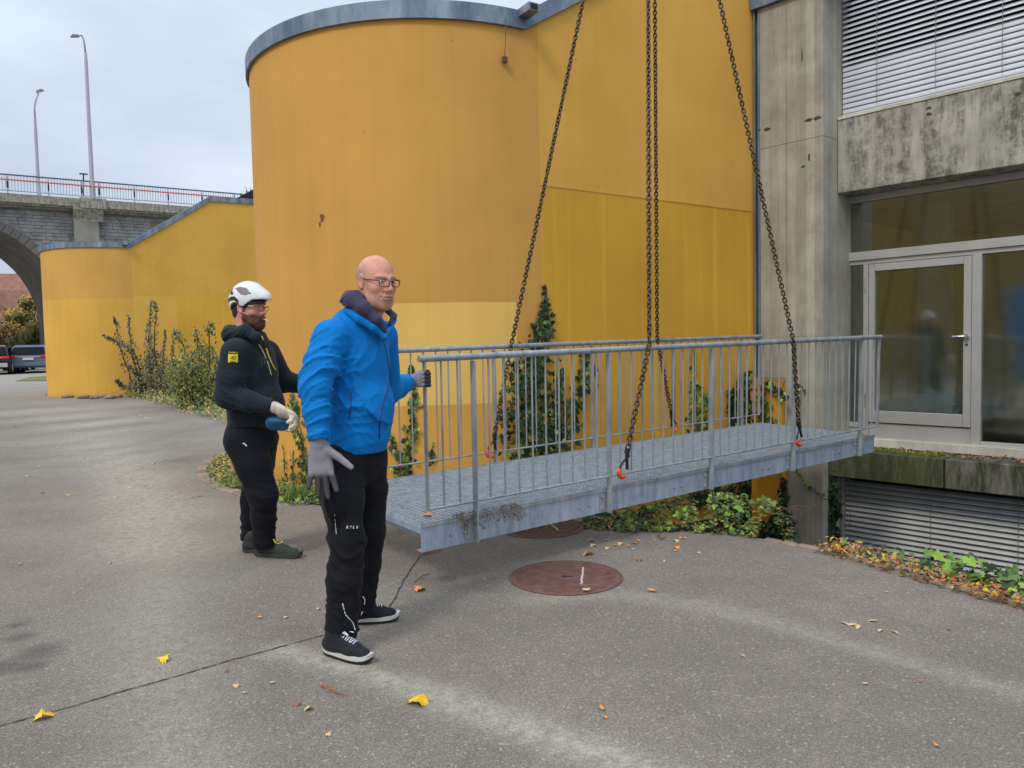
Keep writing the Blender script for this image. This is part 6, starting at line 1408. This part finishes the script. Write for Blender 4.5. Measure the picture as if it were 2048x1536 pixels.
Mc1=pm('car_paint_grey_blue',rgb(96,108,124),.5,.1,.04,bstr=0,spec=.3); Mc2=pm('car_paint_black',rgb(24,26,32),.2,.2,.04,bstr=0)
pA=gnd(68,748,.42); car('dark grey blue estate car parked under the viaduct, nearest the yellow wall',pA.x*.99-.0,pA.y*.715+.3 if False else 43.5,R_(28),Mc1,4.5,1.9,1.62,Mc1) if False else None
def carat(px,Y): 
    d=F_+RT*((px-1024)/FPX)+UP*((768-720)/FPX); return CP.x+d.x*(Y/d.y)
car('grey blue estate car parked under the viaduct, right next to the yellow wall',carat(70,44.5),44.5,R_(24),Mc1,4.5,1.9,1.58,Mc1)
car('small black car between the two larger parked cars under the viaduct',carat(30,48.5),48.5,R_(24),Mc2,4.2,1.75,1.5)
car('black car at the left edge of the photo, showing one red tail light',carat(-8,43.0),43.0,R_(26),Mc2,4.6,1.9,1.6,M_ALU)
def tree(label,px,py,Y,rx,rz,mat,n,leaf,seed,trunk=True):
    r=random.Random(seed); c=at(px,py,Y); base=Vector((c.x,Y,ground_z(0,Y))); e=empty('tree',loc=base,label=label,cat='tree'); mb=MB(); h=c.z-base.z
    mb.tube([(0,0,0),(.1,0,h*.5),(0,.1,h)],[.22,.16,.07],7)
    lob=[]
    for i in range(16): 
        a=r.uniform(0,6.28); v=r.uniform(-.7,.75); rr=r.uniform(.3,.75); lob.append((Vector((math.cos(a)*rx*rr,math.sin(a)*rx*rr,h+v*rz)),r.uniform(.28,.5)*rx)); mb.tube([(0,0,h*.5),lob[-1][0]],[.08,.02],5)
    mb.build('trunk',M_STEM,e); ls=LeafStuff()
    for i in range(n):
        l,q=r.choice(lob); d=Vector((r.gauss(0,1),r.gauss(0,1),r.gauss(0,1))).normalized()*q*(r.random()**.3); p=l+d*1.0; ls.leaf(p,orient(d+Vector((0,-.3,.5)),r,.6),OVAL,leaf*r.uniform(.6,1.3),.5+.5*(d.z/q)*.6+r.uniform(-.25,.25)+ (.25 if p.z>h+rz*.3 else 0),.2,1)
    ls.build('crown',mat,e,kind='stuff')
M_T1=leafmat('autumn_tree_leaf',((0,rgb(36,50,24)),(.35,rgb(66,84,34)),(.6,rgb(98,108,40)),(.85,rgb(160,140,48)),(1,rgb(190,150,50))),.6,'lc'); M_T2=leafmat('orange_tree_leaf',((0,rgb(70,60,28)),(.5,rgb(126,98,44)),(1,rgb(186,146,60))),.6,'lc')
tree('green and yellow autumn tree seen through the viaduct arch',56,648,66,2.0,2.4,M_T1,3600,.28,71); tree('dark green tree behind the parked cars, at the foot of the viaduct pier',66,680,60,2.2,1.3,M_T1,1800,.26,73); tree('small orange tree at the left edge beyond the arch',4,668,62,1.5,1.9,M_T2,1300,.26,72)
M_RF=pm('clay_roof_tiles',rgb(140,98,82),.9,0,.3,1.2,18,.6,.05); M_HW=pm('cream_house_wall',rgb(206,200,184),.9,0,.08)
def house(label,px,Y,w,d,he,hr,yaw,off=0):
    g=at(px,700,Y); e=empty('house',loc=(g.x,Y,0),label=label,cat='house'); e.rotation_euler=(0,0,yaw)
    mb=MB(); mb.b2((-w/2,-d/2,-.5),(w/2,d/2,he)); mb.build('wall',M_HW,e); mb=MB(); mb.prism([(-d/2,he),(d/2,he),(0,hr)],-w/2+.1,w/2-.1,0); mb.build('gable',M_HW,e)
    mb=MB(); t=.25
    for sg in(-1,1): mb.add([(-w/2-.4,sg*(d/2+.5),he-.35),(w/2+.4,sg*(d/2+.5),he-.35),(w/2+.4,0,hr+.05),(-w/2-.4,0,hr+.05),(-w/2-.4,sg*(d/2+.5),he-.35+t),(w/2+.4,sg*(d/2+.5),he-.35+t),(w/2+.4,0,hr+.05+t),(-w/2-.4,0,hr+.05+t)],[(0,1,2,3),(7,6,5,4),(0,4,5,1),(1,5,6,2),(2,6,7,3),(3,7,4,0)])
    rf=mb.build('roof',M_RF,e); mb=MB(); mb.b2((-w/4,-d/3,hr-1.4),(-w/4+.8,-d/3+.7,hr+1.0)); mb.build('chimney',M_HW,rf)
    mb=MB(); mb.add([(.5,-d/2-.3,he-.05),(w/2-.5,-d/2-.3,he-.05),(w/2-.5,-d/4,he+.9),(.5,-d/4,he+.9)],[(0,1,2,3)]); mb.build('dormer_roof',M_DARK,rf)
    for i in range(3):
        x=-w/2+w*(i+.5)/3; wn2=MB(); wn2.b2((x-.5,-d/2-.03,he-2.2),(x+.5,-d/2+.0,he-.8)); f_=wn2.build('window',M_WHITE,e); wn2=MB(); wn2.b2((x-.42,-d/2-.045,he-2.12),(x+.42,-d/2-.031,he-.88)); wn2.build('pane',bpy.data.materials['car_glass'],f_)
house('large old house with a steep clay tile roof beyond the arch',-40,96,22,12,6.3,11.5,R_(8)); house('lower house with a brown tile roof and white gable in front of the larger one',-6,86,6,7,4.2,8.6,R_(58)); house('cream house hidden low behind the autumn tree',60,100,16,10,5.2,8.6,R_(-10))
mb=MB(); a=at(8,706,58); mb.b2((a.x-1,57.9,.4),(a.x+8,58.0,ground_z(0,58)+1.3)); mb.build('green_hoarding',bpy.data.materials['green_paint'],label='low dark green hoarding behind the parked cars',cat='fence')
vv=[gnd(a,b,h) for a,b,h in((30,760,.37),(105,759,.37),(105,751,.40),(60,753,.40))]
mb=MB(); mb.add([(p.x,p.y,ground_z(0,p.y)+.02) for p in vv],[(0,1,2,3)]); mb.build('grass_verge',pm('verge_grass',rgb(110,112,60),.95,0,.3,3),kind='structure')
tree('leafless twiggy treetop above the far yellow roof',490,394,34,.45,.35,M_BUSH2,60,.12,77)
# ------------------------------------------------------------------ fallen leaves, twigs, moss
M_LY=pm('yellow_maple_leaf',rgb(236,190,40),.6,0,.15,40,120,.3,.001); M_LO=pm('orange_leaf',rgb(224,140,66),.65,0,.25,40); M_LB=pm('brown_leaf',rgb(150,96,62),.8,0,.3,40); M_LPALE=pm('pale_leaf',rgb(206,176,130),.8,0,.25,40)
def fallen(px,py,sz,mat,label,poly=MAPLE,rot=0,seed=0,curl=.5,z=0,group=None,sq=1):
    g=gnd(px,py); me=leaf_mesh('fallen_leaf',poly,sz,mat,curl,seed); me.transform(Matrix.Rotation(rot,4,'Z')@Matrix.Diagonal((1,sq,1,1))); o=ob('fallen_leaf',me,None,label=label,cat='leaf',group=group); o.location=(g.x,g.y,ground_z(g.x,g.y)+sz*.22*curl*2+.006+z); o.rotation_euler=(.15*math.sin(seed),.2*math.cos(seed*2),0); return o
fallen(84,1438,.085,M_LY,'yellow maple leaf on the asphalt in the lower left corner',rot=.5,seed=1,sq=.7); fallen(328,1322,.075,M_LY,'yellow maple leaf just above the long asphalt crack',rot=1.9,seed=2,sq=.75); fallen(840,1408,.10,M_LY,'yellow maple leaf on the pale tyre track, bottom centre',rot=2.8,seed=3)
fallen(840,1181,.085,M_LO,'orange yellow leaf below the near corner of the footbridge',rot=.9,seed=4); fallen(1174,1110,.085,M_LO,'curled orange leaf between the two manhole covers',rot=.2,seed=5); fallen(1304,1184,.06,M_LO,'small orange leaf right of the open manhole cover',poly=OVAL,rot=1.0,seed=6); fallen(1278,1121,.06,M_LB,'brown curled leaf upper right of the near manhole cover',rot=1.4,seed=7)
fallen(1173,1186,.05,M_LPALE,'pale leaf lying on the rim of the near manhole cover',seed=8,poly=OVAL,z=.01,rot=1.2); fallen(1205,1420,.035,M_LO,'tiny orange leaf bottom centre right on the bare asphalt',poly=OVAL,seed=9,rot=.4); fallen(1873,1494,.03,M_LO,'tiny orange leaf near the bottom right corner',poly=OVAL,seed=10); fallen(617,1420,.04,M_LPALE,'pale crumpled leaf below the front shoe of the man in blue',seed=11,rot=.6); fallen(521,1237,.035,M_LO,'small tan leaf left of the front shoe of the man in blue',seed=12,poly=OVAL,rot=1.1); fallen(40,1129,.035,M_LO,'small orange leaf far left on the asphalt',seed=13,poly=OVAL)
for i,(px,py) in enumerate(((1704,1251),(1716,1255),(1690,1248),(1745,1243),(1760,1262),(1790,1266))): fallen(px,py,.05,M_LPALE,'crushed tan leaf scrap on the dusty track at the right',seed=20+i,poly=MAPLE,rot=i,curl=.1,group='crushed leaf scraps on the right',sq=.6)
r=random.Random(99)
for i in range(84):
    if i<22: px,py=r.uniform(1180,1420),r.uniform(1075,1112)
    elif i<60: px,py=r.uniform(20,420),r.uniform(830,1000)
    else: px,py=r.uniform(60,1950),r.uniform(1120,1500)
    if 640<px<760 and py<1340: continue
    g=gnd(px,py)
    if inside(np.array([[g.x,g.y]]),PITPOLY)[0]: continue
    fallen(px,py,(.030 if py>1100 else .05)*r.uniform(.5,1.2),r.choice((M_LPALE,M_LPALE,M_LO,M_LB)),'small dry leaf scrap on the asphalt',poly=r.choice((OVAL,MAPLE)),rot=r.uniform(0,6),seed=i,curl=.4,group='small dry leaf scraps scattered on the asphalt')
q=FB@Vector((.10,.13,.012)); o=ob('fallen_leaf',leaf_mesh('fallen_leaf',MAPLE,.07,M_LO,.5,4),None,label='orange leaf lying on the grating near the end post',cat='leaf'); o.location=q+Vector((0,0,.01))
for i,(a,b,c_,d_,lab) in enumerate(((640,1376,672,1388,'reddish brown pine needles on the asphalt below the front shoe'),(828,1166,860,1150,'pale twig on the asphalt under the footbridge corner'),(1210,1155,1222,1150,'dark twig lying on the near manhole cover'))):
    A=gnd(a,b);B=gnd(c_,d_); mb=MB(); 
    for k in range(4 if i==0 else 1): mb.tube([A+Vector((0,.01*k,.006)),A.lerp(B,.5)+Vector((0,.03-.015*k,.012)),B+Vector((.02*k,-.01*k,.006))],.0016 if i==0 else .0028,4)
    mb.build('twig',M_LB if i==0 else M_STEM,label=lab,cat='twig')
# dry weed caught on the beam
dw=empty('dry_weed',loc=FB@Vector((.42,-.03,0)),label='dry brown weed with small leaves caught on the near beam of the footbridge',cat='weed'); mb=MB(); ls=LeafStuff(); r=random.Random(8); Ri=FB.to_3x3()
for k in range(46):
    x0=r.choice((-.22,-.18,-.1,.0,.12,.18,.22))+r.uniform(-.03,.03); p=Vector((x0,.03,.01)); pts=[p]
    for i in range(4): p=p+Vector((r.uniform(-.02,.04),r.uniform(-.04,.0) if i<2 else -.004,(.012 if i==0 else -.03)*r.uniform(.5,1.4))); p.y=min(p.y,.05) if p.z>0 else min(p.y,-.012); pts.append(p.copy())
    pts=[Ri@q for q in pts]; mb.tube(pts,.0012,3)
    for q in pts[1:]:
        if r.random()<.8: ls.leaf(q+Vector((r.uniform(-.01,.01),-.004,r.uniform(-.01,.01))),orient(Vector((0,-1,.5)),r,.8),OVAL,r.uniform(.008,.02),r.choice((.05,.15,.3,.85)),.2,1)
mb.build('stems',M_STEM,dw); ls.build('leaves',M_LIT,dw,kind='stuff')
# moss cushion and litter on the ledge
ms=LeafStuff(); r=random.Random(12); M_MOSS=leafmat('moss',((0,rgb(70,84,20)),(.5,rgb(104,124,30)),(1,rgb(150,160,50))),.95,'lc')
for k in range(2600):
    x=r.gauss(.52,.22); y=r.gauss(.36,.06)
    if not(.0<x<1.2 and .12<y<.545): continue
    ms.leaf(fm@Vector((x,y,.198+.012*r.random())),orient(Vector((0,0,1)),r,.6),OVAL,.014,r.random(),.2,1)
ms.build('moss_cushion',M_MOSS,label='bright green moss cushion growing on the concrete ledge below the door',cat='moss',kind='stuff')
ms=LeafStuff()
for k in range(190):
    x=r.uniform(-.9,1.2); y=r.uniform(.10,.30)+.12*r.random(); ms.leaf(fm@Vector((x,y,.2+.02*r.random()+(.092 if y<.112 else 0))),orient(Vector((0,0,1)),r,.8),r.choice((OVAL,MAPLE)),r.uniform(.015,.04),r.uniform(0,.55),.4,k%5)
ms.build('ledge_litter',M_LIT,label='dry brown leaf fragments lying along the door ledge',cat='leaf litter',kind='stuff')

# ------------------------------------------------------------------ small marks in the concrete
M_POCK=pm('concrete_pock',rgb(70,66,62),.95,0,.2,60)
for i,(px,py,w_,h_) in enumerate(((1517,260,.03,.016),(1534,258,.05,.02),(1617,240,.055,.02),(1634,236,.05,.024),(1606,333,.03,.012),(1618,315,.012,.05),(1604,110,.010,.09))):
    P_,N_=hit_fac(.652)(px,py); L_=FMI@P_; mb=MB(); r=random.Random(i); mb.add([(L_.x+math.cos(t)*w_*r.uniform(.6,1.1),L_.y,L_.z+math.sin(t)*h_*r.uniform(.6,1.1)) for t in np.linspace(0,5.6,10)],[tuple(range(10))]); mb.build('pock_mark',M_POCK,fac)
for i,(px,py) in enumerate(((1858,216),(1858,228),(2036,188))):
    P_,N_=hit_fac(.3525)(px,py); L_=FMI@P_; mb=MB(); r=random.Random(i+9); mb.add([(L_.x+math.cos(t)*.035*r.uniform(.5,1.1),L_.y,L_.z+math.sin(t)*.022*r.uniform(.5,1.1)) for t in np.linspace(0,5.6,10)],[tuple(range(10))]); mb.build('pock_mark',M_POCK,fac)
